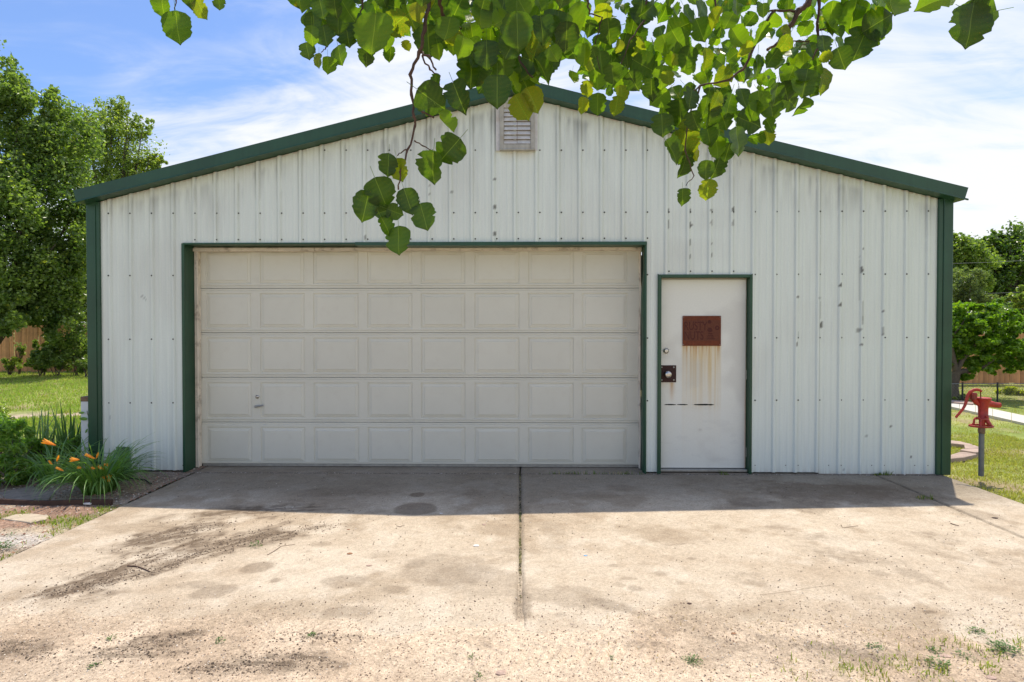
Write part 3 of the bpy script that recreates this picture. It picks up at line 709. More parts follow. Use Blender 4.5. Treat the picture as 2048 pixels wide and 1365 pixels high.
# ---- sectional door
ys_ = [498, 577, 666, 755.5, 845.5, 934]
cols_ = [(413,503.6),(520.8,610),(627,718),(735,825),(842,930.7),(949,1038.8),(1056,1147.5),(1163.7,1255)]
rows_ = [(503,568),(587,657),(676,747),(766,837),(855,926)]
gd = MB(); gd.box((dx0, DY+.004, .006), (dx1, DY+.04, .022)); 
gdoor = gd.build('garage_door', m_dark, garage)
for s_ in range(5):
    z1 = P(800, ys_[s_], DY).z if s_ else dz1; z0 = P(800, ys_[s_+1], DY).z if s_ < 4 else .03
    z1 -= .0015; z0 += .0015
    px0 = [P(c[0], 700, DY).x for c in cols_]; px1 = [P(c[1], 700, DY).x for c in cols_]
    pz1 = P(800, rows_[s_][0], DY).z; pz0 = P(800, rows_[s_][1], DY).z
    mb = MB(); T = .038
    # stiles and rails as a face with recessed panel openings; the tongue and groove lip runs along the lower rail
    xb = [dx0]+[v for pr_ in zip(px0, px1) for v in pr_]+[dx1]
    y = DY
    zedges = [z0, z0+.004, z0+.022, z0+.026, z0+.030, pz0, pz1, z1-.026, z1-.022, z1-.017, z1-.004, z1]
    yedge = [y+.006, y+.0008, y+.0008, y+.0045, y-.003, y-.002, y-.002, y-.002, y+.0035, y+.0003, y+.0003, y+.007]
    if s_ == 0: zedges[7:11] = [z1-.007, z1-.0065, z1-.006, z1-.004]; yedge[8] = y+.001
    vs = []; nx = len(xb); nz = len(zedges)
    for xi in xb:
        for zi, yi in zip(zedges, yedge): vs.append((xi, yi, zi))
    fs = []
    for i in range(nx-1):
        for j in range(nz-1):
            if j == 5 and i % 2 == 1: continue
            fs.append((i*nz+j, (i+1)*nz+j, (i+1)*nz+j+1, i*nz+j+1))
    mb.add(vs, fs)
    # thickness
    mb.add([(dx0, y+.0068, z0), (dx1, y+.0068, z0), (dx1, y+.0068, z1), (dx0, y+.0068, z1), (dx0, y+T, z0), (dx1, y+T, z0), (dx1, y+T, z1), (dx0, y+T, z1)],
           [(4,7,6,5),(0,4,5,1),(3,2,6,7),(0,3,7,4),(1,5,6,2)])
    mb.build('door_section', m_door, gdoor)
    for a, c in zip(px0, px1):
        mb = MB(); e = .0; ys2 = [(0, -.002), (.004, .0065), (.012, .0065), (.016, .002), (.038, -.002), (.042, -.0065)]
        vs = []
        for (d, yy) in ys2: vs += [(a+d, y+yy, pz0+d), (c-d, y+yy, pz0+d), (c-d, y+yy, pz1-d), (a+d, y+yy, pz1-d)]
        fs = [(i*4+j, i*4+(j+1) % 4, (i+1)*4+(j+1) % 4, (i+1)*4+j) for i in range(len(ys2)-1) for j in range(4)]
        k = (len(ys2)-1)*4; fs.append((k, k+1, k+2, k+3)); mb.add(vs, fs); mb.build('raised_panel', m_door, gdoor)
mb = MB(); p = P(514.7, 794, DY-.003); mb.lathe([(.020, 0), (.020, .004), (.013, .006), (.013, .014), (.004, .015)], p, 20, 'Y'); mb.box((p.x-.002, DY-.0215, p.z-.008), (p.x+.002, DY-.018, p.z+.008)); mb.build('lock_cylinder', m_chrome, gdoor)
mb = MB(); a = P(509, 814, DY-.03); c = P(526, 811, DY-.03); mb.tube([(p.x, DY-.002, a.z+.005), (p.x, DY-.035, a.z+.005)], .008, 10)
mb.tube([a, (a+c)/2, c], [.012, .011, .006], 10, squash=[.6, .6, .6]); mb.build('door_handle', m_dull, gdoor)
mb = MB(); mb.box((dx0+.01, DY+.002, .004), (dx1-.01, DY+.03, .0295), .002); mb.build('bottom_seal', m_alu, gdoor)

# ---- entry door
EY = .060
ef = MB(); ef.box((dL, -.030, .0), (dL+.030, EY+.02, dT+.004), .003); ef.box((dL-.010, -.026, .0), (dL-.001, -.021, dT+.01)); ef.build('door_frame_trim', m_green, garage)
ef = MB(); ef.box((dR-.016, -.030, .0), (dR, EY+.05, dT+.004), .003); ef.box((dR+.001, -.026, .0), (dR+.010, -.021, dT+.01)); ef.build('door_frame_trim', m_green, garage)
ef = MB(); ef.box((dL+.0305, -.030, dT-.028), (dR-.0165, EY+.05, dT+.004), .003); ef.build('door_frame_trim', m_green, garage)
lx0, lx1 = P(1321.5, 700, EY).x, P(1491, 700, EY).x; lz1 = P(1400, 559.5, EY).z; lz0 = P(1400, 936, EY).z
tan_ = mat('tan_door_frame', (.42, .37, .29), .7, var=.15, vscale=15)
ef = MB(); ef.box((lx0-.01, EY+.006, lz1+.003), (dR-.0165, EY+.05, dT-.029)); ef.box((lx1+.003, EY+.012, lz0), (dR-.0165, EY+.05, lz1+.0025)); ef.build('inner_frame', tan_, garage)
X, Z = np.meshgrid(np.linspace(lx0, lx1, 130), np.linspace(lz0, lz1, 260), indexing='ij')
col = np.ones(X.shape+(3,))*np.array((.735, .745, .68))
sg = (P(1365.5, 632, EY), P(1441.5, 692, EY)); u = (X-sg[0].x)/(sg[1].x-sg[0].x); v = (sg[1].z-Z)
side = ss(-.06, .03, u)*(1-ss(.96, 1.04, u))
st = fbm(X*70, Z*.8, 3, 3); st2 = fbm(X*24, Z*.5, 5, 2); st3 = vn(X*110, Z*0.3, 11)
length = .30+.65*st2
k = side*(v > -.01)*np.exp(-(np.maximum(v, 0)/length)**1.3)*(.18+.75*ss(.35, .75, st))+side*(v > 0)*np.exp(-(v/.10))*.6*ss(.3, .7, st3)
k *= (1-ss(.62, .72, v)*.75)
col = lerp3(col, (.62, .47, .22), np.clip(k*.85+side*(v > 0)*.34*np.exp(-np.maximum(v, 0)/.38), 0, .8)); col = lerp3(col, (.42, .17, .05), np.clip(k*side*np.exp(-np.maximum(v, 0)/.09)*ss(.45, .8, st3)*(v > 0), 0, .6))
pl = (P(1319.5, 731, EY), P(1352, 765, EY)); v2 = pl[1].z-Z; kx = P(1344, 765, EY).x
k = (v2 > 0)*np.exp(-((X-kx)/.022)**2)*np.clip(1-v2/.23, 0, 1)*(.5+fbm(X*90, Z*2, 8, 2))
col = lerp3(col, (.50, .27, .07), np.clip(k*.8, 0, .75))
k = (v2 > 0)*ss(pl[1].x+.01, pl[0].x, X)*np.clip(1-v2/.08, 0, 1)*.3; col = lerp3(col, (.5, .3, .1), k)
edge = np.exp(-(lx1-X)/.008)*ss(.1, .8, 1.5-Z)*.6+np.exp(-(X-lx0)/.006)*ss(.9, .3, Z)*.0
col = lerp3(col, (.55, .28, .10), np.clip(edge*(.4+fbm(X*3, Z*6, 12, 3)), 0, .7)*(Z < 1.1))
dents = fbm(X*7, Z*22, 31, 3); col = lerp3(col, (.46, .46, .44), ((Z < .72)*ss(.60, .72, dents))*.12)
gr = fbm(X*3, Z*3, 41, 3); col = lerp3(col, (.52, .51, .46), ss(.5, .75, gr)*.35)
sm = P(1400, 860, EY); col = lerp3(col, (.30, .26, .22), np.exp(-(((X-sm.x-.0)/.02)**2+((Z-sm.z)/.015)**2))*.3)
Yd = EY+(fbm(X*3, Z*5, 60, 3)-.5)*.004*(Z < .75)
leafdoor = npmesh('entry_door', np.stack([X, Yd, Z], -1).reshape(-1, 3), gridF(*X.shape), m_leaf_door, col.reshape(-1, 3), garage, True)
dl = MB(); dl.add([(lx0, EY, lz0), (lx1, EY, lz0), (lx1, EY, lz1), (lx0, EY, lz1), (lx0, EY+.04, lz0), (lx1, EY+.04, lz0), (lx1, EY+.04, lz1), (lx0, EY+.04, lz1)], [(4,7,6,5),(0,4,5,1),(3,2,6,7),(0,3,7,4),(1,5,6,2)])
dl.build('door_core', m_white, leafdoor)
mb = MB(); mb.box((dL+.031, EY-.045, .012), (dR-.017, EY+.04, lz0-.008), .004); mb.build('threshold', m_alu, garage)
mb = MB(); mb.box((dL, EY+.05, -.002), (dR, EY+.1, dT)); mb.build('door_backing', m_dark, garage)
def disc(px, py, r, prof, m, name, parent, Y=EY):
    mb = MB(); p = P(px, py, Y); mb.lathe([(a*r, b*r) for a, b in prof], (p.x, Y, p.z), 20, 'Y'); return mb.build(name, m, parent)
disc(1332, 702, .030, [(1,0),(1,.3),(.75,.45),(.72,.7),(.5,.75)], m_chrome, 'deadbolt', leafdoor)
pr_ = MB(); pr_.box((pl[0].x, EY-.007, pl[1].z), (pl[1].x, EY-.001, pl[0].z), .001); plate = pr_.build('lock_plate', m_rust_dark, leafdoor)
disc(1334, 748.5, .036, [(.8,0),(.85,.15),(.45,.3),(.4,.9),(.95,1.2),(1.0,1.6),(.8,1.85),(.3,1.92)], m_chrome, 'door_knob', leafdoor, EY-.007)
for (px, py) in ((1323.5,735),(1347.5,735),(1323.5,760.5),(1347.5,760.5)): disc(px, py, .0085, [(1,0),(1,.5),(.6,.7)], m_alu, 'bolt', leafdoor, EY-.007)
for (pa, pb, w) in ((1329, 1352, 3.0), (1353.5, 1376, 2.6), (1387, 1429, 4.0)):
    mb = MB(); n = 14; vs = []
    for i in range(n+1):
        t = i/n; x = P(pa+(pb-pa)*t, 810, EY-.001).x; z = P(1400, 809.7, EY).z+.002*mnoise.noise(Vector((x*40, 1, 0))); h = w/2/190*(max(0, sin(pi*t)))**.5*(.75+.5*mnoise.noise(Vector((x*90, 4, 0))))+.0005
        vs += [(x, EY-.0030, z-h), (x, EY-.0030, z+h), (x, EY-.0052, z+h+.0015), (x, EY-.002, z-h-.001)]
    mb.add(vs, [(i*4, (i+1)*4, (i+1)*4+1, i*4+1) for i in range(n)]); mb.build('torn_slot', m_dark, leafdoor)
for py in (590, 750, 905):
    mb = MB(); p = P(1492.5, py, EY-.004); mb.tube([(p.x, EY-.002, p.z-.05), (p.x, EY-.002, p.z+.05)], .006, 8); mb.build('hinge', m_alu, leafdoor)

# ---- the rusty sign on the door
s0, s1 = P(1365.3, 632.2, EY-.01), P(1441.7, 692.2, EY-.01)
sc_ = Vector(((s0.x+s1.x)/2, EY-.012, s1.z))
sign = thing('metal_sign', sc_, 'small rust-red metal sign with faded RUSTY NUTS lettering on the white entry door', 'sign')
mb = MB(); mb.box((s0.x, EY-.0115, s1.z), (s1.x, EY-.0085, s0.z), .0008); mb.build('sign_plate', m_rust, sign)
sw, sh = s1.x-s0.x, s0.z-s1.z
mb = MB(); mb.box((s0.x+.012, EY-.0128, s1.z+sh*.17), (s1.x-.012, EY-.0118, s1.z+sh*.86)); mb.build('raised_field', m_rust_pale, sign)
def text(body, u, v, h, w, m, name, y=EY-.0132):
    c = bpy.data.curves.new(name, 'FONT'); c.body = body; c.size = 1; c.extrude = .0; c.align_x = 'LEFT'; c.align_y = 'BOTTOM_BASELINE'; c.offset = .012
    o = bpy.data.objects.new(name, c); COL.objects.link(o)
    dg = bpy.context.evaluated_depsgraph_get(); me = bpy.data.meshes.new_from_object(o.evaluated_get(dg)); bpy.data.objects.remove(o)
    xs = [q.co.x for q in me.vertices]; ys = [q.co.y for q in me.vertices]; x0, x1, y0, y1 = min(xs), max(xs), min(ys), max(ys)
    mb = MB(); vs = []
    for q in me.vertices:
        fx = (q.co.x-x0)/(x1-x0); fy = (q.co.y-y0)/(y1-y0)
        vs.append((s0.x+sw*u+fx*w*sw, y, s1.z+sh*v+fy*h*sh))
    mb.add(vs, [tuple(p.vertices) for p in me.polygons])
    return mb.build(name, m, sign)
# a line of small print along the top that has rusted away to illegible strokes
mb = MB(); gs = random.Random(4); u_ = .06
while u_ < .70:
    w_ = gs.uniform(.008, .018); h_ = gs.uniform(.045, .075); mb.box((s0.x+sw*u_, EY-.0124, s1.z+sh*.885), (s0.x+sw*(u_+w_), EY-.0116, s1.z+sh*(.885+h_))); u_ += w_+gs.uniform(.008, .022)
tag(mb.build('worn_print', m_rust_pale, sign), kind='stuff')
text('RUSTY', .045, .52, .29, .60, m_rust_letter, 'lettering')
text('NUTS', .045, .20, .29, .50, m_rust_letter, 'lettering')
mb = MB()       # generic nut, bolt and spring-like flourish on the right of the lettering
def ring(cx, cz, r, r2, n, y=EY-.0134):
    vs = []
    for i in range(n):
        a = 2*pi*i/n; vs += [(cx+r*cos(a), y, cz+r*sin(a)), (cx+r2*cos(a), y, cz+r2*sin(a))]
    mb.add(vs, [(2*i, 2*((i+1) % n), 2*((i+1) % n)+1, 2*i+1) for i in range(n)])
ring(s0.x+sw*.90, s1.z+sh*.60, sw*.065, sw*.030, 6); ring(s0.x+sw*.71, s1.z+sh*.53, sw*.07, sw*.004, 6); ring(s0.x+sw*.70, s1.z+sh*.80, sw*.05, sw*.002, 12)
for i in range(4): mb.box((s0.x+sw*(.64+.01*i), EY-.0136, s1.z+sh*(.22+.06*i)), (s0.x+sw*(.84-.02*i), EY-.0133, s1.z+sh*(.25+.06*i)))
mb.build('emblem', m_rust_letter, sign)
for (fx, fz) in ((.025,.04),(.975,.04),(.025,.96),(.975,.96)):
    mb = MB(); mb.lathe([(.004, 0), (.004, .001), (.002, .002)], (s0.x+sw*fx, EY-.0115, s1.z+sh*fz), 8, 'Y'); mb.build('sign_screw', m_alu, sign)

# ---- gable vent (part of the garage)
vx0, vx1 = P(999.5, 250, -.04).x, P(1069.5, 250, -.04).x; vz0, vz1 = P(1030, 299, -.04).z, P(1030, 206, -.04).z
ox0, ox1 = P(1007.7, 250, -.04).x, P(1061, 250, -.04).x; oz0, oz1 = P(1030, 289, -.04).z, P(1030, 216, -.04).z
mb = MB()
mb.box((vx0, -.05, vz0), (ox0, .0, vz1), .003); mb.box((ox1, -.05, vz0), (vx1, .0, vz1), .003); mb.box((ox0+.0005, -.0485, vz0), (ox1-.0005, .0, oz0), .003); mb.box((ox0+.0005, -.0485, oz1), (ox1-.0005, .0, vz1), .003)
mb.box((vx0-.003, -.062, vz0-.012), (vx1+.003, -.0, vz0-.0005), .003)
vent = mb.build('gable_vent', m_ventwood, garage)
mb = MB(); mb.box((vx0-.04, -.026, vz0-.01), (vx0-.0005, -.0, vz1+.02)); mb.build('vent_flashing', m_slat, vent); mb = MB(); mb.box((vx1+.0005, -.026, vz0-.01), (vx1+.03, .0, vz1+.02)); mb.build('vent_flashing', m_slat, vent)
mb = MB(); mb.box((ox0, -.016, oz0), (ox1, -.012, oz1)); mb.build('vent_backing', m_woodend, vent)
ns = 8
for i in range(ns):
    z = oz0+(oz1-oz0)*(i+.15)/ns; h = (oz1-oz0)/ns
    mb = MB(); mb.add([(ox0+.002, -.047, z), (ox1-.002, -.047, z), (ox1-.002, -.022, z+h*.95), (ox0+.002, -.022, z+h*.95), (ox0+.002, -.041, z-.003), (ox1-.002, -.041, z-.003), (ox1-.002, -.017, z+h*.9), (ox0+.002, -.017, z+h*.9)],
                    [(0,1,2,3),(7,6,5,4),(0,4,5,1),(3,2,6,7),(0,3,7,4),(1,5,6,2)])
    mb.build('slat', m_slat, vent)
mb = MB(); mx_ = (ox0+ox1)/2; mb.tube([(mx_, -.045, oz0+.01), (mx_, -.045, oz1-.01)], .002, 6); mb.build('slat_rod', m_woodend, vent)

# hairline cracks in the slabs (thin recessed-looking strips of dirt)
for (pl_, w_) in (([(560,1010),(600,1003),(650,1006),(700,998),(742,1000)], .0016), ([(1800,957),(1760,968),(1700,966),(1640,972)], .0014), ([(1290,1075),(1330,1090),(1380,1086),(1420,1096)], .0012)):
    mb = MB(); q = [G(a, b, .0045) for a, b in pl_]; qq = []
    for i in range(len(q)-1):
        for k_ in range(6): qq.append(q[i].lerp(q[i+1], k_/6)+Vector((random.uniform(-.01, .01), random.uniform(-.012, .012), 0)))
    vs = []
    for i, p in enumerate(qq): w2 = w_*(.4+sin(pi*i/(len(qq)-1))); vs += [p+Vector((0, -w2, 0)), p+Vector((0, w2, 0))]
    mb.add(vs, [(2*i, 2*i+2, 2*i+3, 2*i+1) for i in range(len(qq)-1)]); mb.build('crack', m_woodend, drive)

# ================================================================== FOLIAGE TOOLS
def crown(name, blobs, n, leaf, cols, parent=None, aspect=1.5, fill=.35, sub=14, subr=.32, droop=.0, seed=0, mat_=None, flat=0.0):
    """leaves gathered in clumps over the given ellipsoids; blobs = (cx,cy,cz,rx,ry,rz,weight)"""
    g = np.random.default_rng(seed+100); P_, C_ = [], []
    wt = np.array([b[6] for b in blobs], float); wt /= wt.sum()
    for b, w in zip(blobs, wt):
        m = max(1, int(n*w)); k = max(6, int(sub*(b[3]*b[5])**.5*3))
        d = g.normal(size=(k, 3)); d /= np.linalg.norm(d, axis=1)[:, None]
        rr = np.where(g.random(k) < fill, g.random(k)**.5*.8, .76+.36*g.random(k)**1.5)
        cc = d*rr[:, None]
        tone = g.normal(0, .12, k); size = (.6+.8*g.random(k))*subr
        idx = g.integers(0, k, m)
        q = g.normal(size=(m, 3)); q /= np.linalg.norm(q, axis=1)[:, None]; q *= (g.random(m)**.45)[:, None]
        q[:, 2] *= (1-flat*.6)
        pos = cc[idx]*np.array(b[3:6])+q*(size[idx]*min(b[3], b[5]))[:, None]
        # twigs sticking out
        tw = g.random(m) < .05; pos[tw] *= (1+.16*g.random(tw.sum()))[:, None]
        P_.append(pos+np.array(b[:3])); C_.append(tone[idx])
    p = np.vstack(P_); tone = np.concatenate(C_); m = len(p)
    nrm = g.normal(size=(m, 3)); nrm[:, 2] += .7; nrm /= np.linalg.norm(nrm, axis=1)[:, None]
    a = g.normal(size=(m, 3)); a -= nrm*(a*nrm).sum(1)[:, None]; a /= np.linalg.norm(a, axis=1)[:, None]
    b2 = np.cross(nrm, a); L = leaf*(.65+.7*g.random(m))[:, None]; Wd = L/aspect
    fold = nrm*L*.12
    V = np.stack([p-a*L*.5, p+b2*Wd*.5+fold, p+a*L*.5, p-b2*Wd*.5+fold], 1).reshape(-1, 3)
    F = np.arange(4*m).reshape(-1, 4)
    t = np.clip(.5+tone*1.3+g.normal(0, .22, m), 0, 1); c = lerp3(cols[0], cols[1], t)
    y = g.random(m) < .04; c[y] = c[y]*np.array((1.7, 1.35, .8))
    return npmesh(name, V, F, mat_ or m_fol, np.repeat(c, 4, 0), parent)
def trunk(name, pts, rads, parent, m=None, limbs=()):
    mb = MB(); mb.tube(pts, rads, 10)
    for (lp, lr) in limbs: mb.tube(lp, lr, 6)
    return mb.build(name, m or m_bark, parent)
def limbs_to(base, blobs, k, r, seed):
    g = random.Random(seed); L = []
    for b in blobs:
        for i in range(k):
            e = Vector((b[0]+g.uniform(-.7, .7)*b[3], b[1]+g.uniform(-.7, .7)*b[4], b[2]+g.uniform(-.5, .8)*b[5]))
            s_ = Vector(base).lerp(e, .05); mid = s_.lerp(e, .5)+Vector((g.uniform(-.2, .2), g.uniform(-.2, .2), .15))*b[3]*.4
            L.append(([s_, s_.lerp(mid, .5)+Vector((g.uniform(-.1, .1), 0, .05)), mid, mid.lerp(e, .6)+Vector((0, 0, g.uniform(-.1, .15))), e], [r, r*.75, r*.5, r*.3, r*.12]))
    return L
def blob(px, py, dist, rx, ry, w=1, deep=1.0):
    c = Q(px, py, dist); k = dist/FPX; return (c.x, c.y, c.z, rx*k, max(rx, ry)*k*.7*deep, ry*k, w)
DG = ((.062, .118, .034), (.22, .29, .085))
MG = ((.085, .145, .035), (.25, .32, .08))
LG = ((.11, .165, .045), (.29, .35, .10))

def tree(name, base, blobs, n, leaf, cols, label, group=None, tr=.18, seed=0, limbk=3, sub=14, subr=.32, fill=.35, flat=0., cat='tree', aspect=1.5, forks=None):
    t = thing(name, base, label, cat, group)
    cz = min(b[2]-b[5]*.3 for b in blobs); top = Vector((sum(b[0] for b in blobs)/len(blobs), sum(b[1] for b in blobs)/len(blobs), cz+.3))
    bv = Vector(base); pts = [bv+Vector((0, 0, -.1)), bv.lerp(top, .3)+Vector((.08, 0, 0)), bv.lerp(top, .65)+Vector((-.06, 0, 0)), top]
    trunk('trunk', pts, [tr*1.25, tr, tr*.85, tr*.6], t, limbs=limbs_to(pts[2], blobs, limbk, tr*.45, seed))
    crown('crown', blobs, n, leaf, cols, t, seed=seed, sub=sub, subr=subr, fill=fill, flat=flat, aspect=aspect)
    return t

# ---- left background
DL = 17.5
b1 = [blob(30,330,DL,110,130,1.2), blob(-60,250,DL,90,170,.8), blob(95,460,DL,90,130,1.3), blob(20,560,DL,110,90,1.4), blob(-5,625,DL-1.2,50,40,.45), blob(120,300,DL+.5,70,85,.8), blob(-40,480,DL-1,110,140,.9), blob(-10,170,DL,45,80,.3), blob(150,500,DL+.6,45,110,.8), blob(60,215,DL,60,50,.4), blob(110,620,DL+.3,50,60,.5)]
tb = G(60, 742); tree('broadleaf_tree', (tb.x, DL-D-.2, 0), b1, 88000, .105, DG, 'big dense dark green tree at the left edge overhanging the lawn and fence', tr=.24, seed=3, sub=16, subr=.30, limbk=2)
DL2 = 24
b2 = [blob(225,290,DL2,75,75,1), blob(165,260,DL2,70,60,.7), blob(250,350,DL2,70,60,.7), blob(190,400,DL2,90,90,.9), blob(290,330,DL2,36,26,.25), blob(160,560,DL2,80,90,.6)]
tree('feathery_tree', (P(215, 700, DL2-D).x, DL2-D, 0), b2+[blob(312,322,DL2,20,14,.12), blob(280,255,DL2,30,24,.15), blob(235,215,DL2,26,26,.12)], 30000, .10, LG, 'lighter loose-leaved tree behind the dark one, showing above the left roof end', tr=.17, seed=5, sub=20, subr=.24, fill=.5, limbk=4)
DL3 = 21.5
b3 = [blob(150,590,DL3,70,75,1), blob(60,610,DL3,90,60,1), blob(-30,600,DL3,80,80,.8), blob(230,600,DL3,60,90,.8)]
tree('bushy_tree', (P(140, 700, DL3-D).x, DL3-D, 0), b3, 22000, .12, MG, 'bright green bushy growth seen behind the left wooden fence', tr=.1, seed=6, limbk=1)

# left fence of cedar pickets
def picket_fence(x0, x1, Y, h, label, seed, w=.14, x_slope=0.0):
    t = thing('wooden_fence', ((x0+x1)/2, Y, 0), label, 'fence'); g = random.Random(seed)
    me = MB(); me.box((-w/2+.003, -.009, 0), (w/2-.003, .009, h), .003)
    pk = me.build('fence_picket', m_cedar, None, link_it=False); n = int((x1-x0)/w)
    for i in range(n):
        o = pk if i == 0 else pk.copy(); COL.objects.link(o); o.parent = t
        o.location = (x0+i*w-(x0+x1)/2, g.uniform(-.006, .006)+x_slope*(i-n/2)*w, g.uniform(-.03, .03)); o.rotation_euler = (g.uniform(-.01, .01), g.uniform(-.012, .012), 0)
    for z in (.35, .95, 1.5):
        r = MB(); r.box((x0, Y+.012, z-.04), (x1, Y+.05, z+.04), .003); r.build('rail', m_cedar, t)
    return t
picket_fence(-21, -9.5, 13.35, 1.55, 'orange-brown wooden fence behind the left lawn, half hidden by leaves', 2)
picket_fence(9.0, 19.5, 9.6, 1.35, 'brown wooden board fence beyond the chain-link fence on the right', 8)

# undergrowth against the left fence
def bush(name, blobs, n, leaf, cols, label, seed, cat='shrub', group=None, aspect=1.6, stems=6):
    cx = sum(b[0] for b in blobs)/len(blobs); cy = sum(b[1] for b in blobs)/len(blobs)
    t = thing(name, (cx, cy, 0), label, cat, group); g = random.Random(seed); mb = MB()
    for b in blobs:
        for i in range(stems):
            e = Vector((b[0]+g.uniform(-.6, .6)*b[3], b[1]+g.uniform(-.6, .6)*b[4], b[2]+g.uniform(-.2, .7)*b[5])); s_ = Vector((b[0]+g.uniform(-.15, .15)*b[3], b[1], -.02))
            mb.tube([s_, s_.lerp(e, .5)+Vector((g.uniform(-.05, .05), 0, .03)), e], [.012, .009, .003], 5)
    mb.build('stem', m_bark, t)
    crown('foliage', blobs, n, leaf, cols, t, seed=seed, sub=16, subr=.35, fill=.6, aspect=aspect)
    return t
bush('undergrowth_shrub', [blob(115,715,18.2,50,26,1), blob(150,690,18.4,34,50,1), blob(172,722,17.8,22,20,.5)], 9000, .09, DG, 'low dark shrub growing against the wooden fence beside the green corner trim', 21)
bush('undergrowth_shrub', [blob(78,728,18.4,26,14,1), blob(88,690,18.6,12,36,.5)], 3000, .09, MG, 'low bramble climbing the orange fence near the middle of the left lawn', 22)
bush('vine_tangle', [blob(20,728,18.6,26,16,1), blob(38,700,18.8,12,16,.2)], 900, .09, LG, 'thin yellow-green vine sprawling at the foot of the fence at the left edge', 23, 'vine', stems=10)

# ---- right background
b4 = [blob(2000,530,30,75,62,1.2), blob(2040,510,30,55,58,1), blob(1960,560,30,60,60,1), blob(2090,560,30,80,90,1), blob(2030,600,30,70,50,.8), blob(1975,505,30,30,36,.4)]
tree('tall_dark_tree', (P(2010, 700, 24).x, 24, 0), b4+[blob(1995,478,30,14,16,.1), blob(2035,472,30,18,18,.12)], 16000, .17, ((.04, .085, .02), (.15, .22, .045)), 'tall dark airy tree against the sky behind the right end of the garage', tr=.25, seed=9, sub=18, subr=.26, limbk=4)
b5 = [blob(1925,520,25,45,46,1), blob(1900,560,25,40,60,1), blob(1955,545,25,36,36,.7), blob(1905,500,25,26,34,.4)]
tree('yellowish_tree', (P(1915, 700, 19).x, 19, 0), b5, 16000, .13, MG, 'yellow-green tree next to the green corner post on the right', tr=.15, seed=10, sub=18, limbk=2)
SG = ((.085, .12, .055), (.20, .25, .12))
b6 = [blob(1940,560,19,34,26,.7), blob(1915,590,19,44,34,1), blob(1950,600,19,36,26,.8)]
tree('pale_shrub_tree', (P(1925, 700, 13).x, 13, 0), b6, 11000, .085, SG, 'pale grey-green soft tree between the tall dark tree and the spreading one', tr=.09, seed=11, sub=24, subr=.3, limbk=2, aspect=2.6)
b9 = [blob(2040,600,17,26,14,1), blob(2060,585,17,26,20,1)]
tree('side_tree', (P(2075, 700, 11).x, 11, 0), b9, 3500, .10, LG, 'light green leafy bough entering at the right edge above the spreading tree', tr=.07, seed=17, sub=20, limbk=1)
ds = 12.6
b7 = [blob(1945,628,ds,75,30,1,1.6), blob(1990,655,ds,70,34,1,1.4), blob(1925,670,ds,60,38,1,1.4), blob(2020,690,ds,70,32,1,1.3), blob(1960,700,ds,75,34,1,1.3), blob(1925,720,ds,45,30,.6,1), blob(1985,728,ds,50,20,.45,1), blob(1925,752,ds,26,14,.2,1), blob(2040,722,ds,40,22,.3,1), blob(2075,680,ds,60,50,.6,1), blob(1890,650,ds,50,50,.6,1)]
t7 = thing('spreading_tree', (P(1910, 800, ds-D).x, ds-D, 0), 'low spreading bright green tree with layered boughs right of the garage', 'tree')
tp = [P(1908, 806, ds-D), P(1906, 775, ds-D), P(1912, 745, ds-D)]
L = [([tp[2], P(1940, 742, ds-D), P(1965, 735, ds-D), P(1995, 715, ds-D)], [.07, .055, .04, .015]), ([tp[2], P(1925, 720, ds-D), P(1950, 690, ds-D), P(1990, 660, ds-D)], [.06, .05, .035, .012]), ([tp[2], P(1905, 710, ds-D), P(1900, 680, ds-D), P(1930, 640, ds-D)], [.06, .05, .03, .012])]
trunk('trunk', tp, [.13, .10, .09], t7, limbs=L); crown('crown', b7, 26000, .085, ((.075, .155, .016), (.19, .30, .03)), t7, seed=12, sub=26, subr=.30, flat=.8, fill=.4)
bush('flowering_shrub', [blob(2020,790,13.6,28,11,1), blob(2040,784,13.4,20,12,.7), blob(2012,782,13.5,10,10,.3)], 1500, .075, ((.16, .20, .02), (.50, .50, .04)), 'low yellow-leaved shrub before the chain-link fence at the right edge', 13)
bush('small_shrub', [blob(1925,794,12.4,20,10,1), blob(1905,800,12.2,14,9,.5)], 900, .06, LG, 'small green plant at the foot of the spreading tree', 14)
bush('background_thicket', [blob(1990,660,26,90,60,1), blob(2060,640,26,60,60,1)], 9000, .15, DG, 'dark thicket seen through the gap under the tall tree on the right', 15)

# chain link fence
cf = thing('chain_link_fence', (13, 6.2, 0), 'low chain-link fence with thin dark posts across the right lawn', 'fence')
CY = P(1995, 802, 6.1).y; zt = P(1995, 768, CY).z; mb = MB(); g0 = 8.0; g1 = 14.5; hh = zt-.03; n = int((g1-g0)/.06)
V_ = []; F_ = []
def wire(a, b, r):
    a = Vector(a); b = Vector(b); u = (b-a).normalized(); s1_ = u.cross(Vector((0, 1, 0))).normalized()*r; k = len(V_)
    V_.extend([a-s1_, a+s1_, b+s1_, b-s1_, a+Vector((0, r, 0)), b+Vector((0, r, 0))]); F_.extend([(k, k+1, k+2, k+3), (k, k+3, k+5, k+4), (k+1, k+4, k+5, k+2)])
for i in range(-int(hh/.06), n):
    x = g0+i*.06
    a0 = max(0, g0-x); a1 = min(hh, g1-x)
    if a1 > a0: wire((x+a0, CY, .02+a0), (x+a1, CY, .02+a1), .0016); wire((x+a0, CY+.003, .02+hh-a0), (x+a1, CY+.003, .02+hh-a1), .0016)
m_ = npmesh('wire_mesh', [tuple(v) for v in V_], F_, m_wire, None, cf); tag(m_, kind='stuff')
for px in (1925, 1995, 2065):
    mb = MB(); x = P(px, 780, CY).x; mb.tube([(x, CY, -.03), (x, CY, zt+.03)], .017, 8); mb.build('post', m_black, cf)
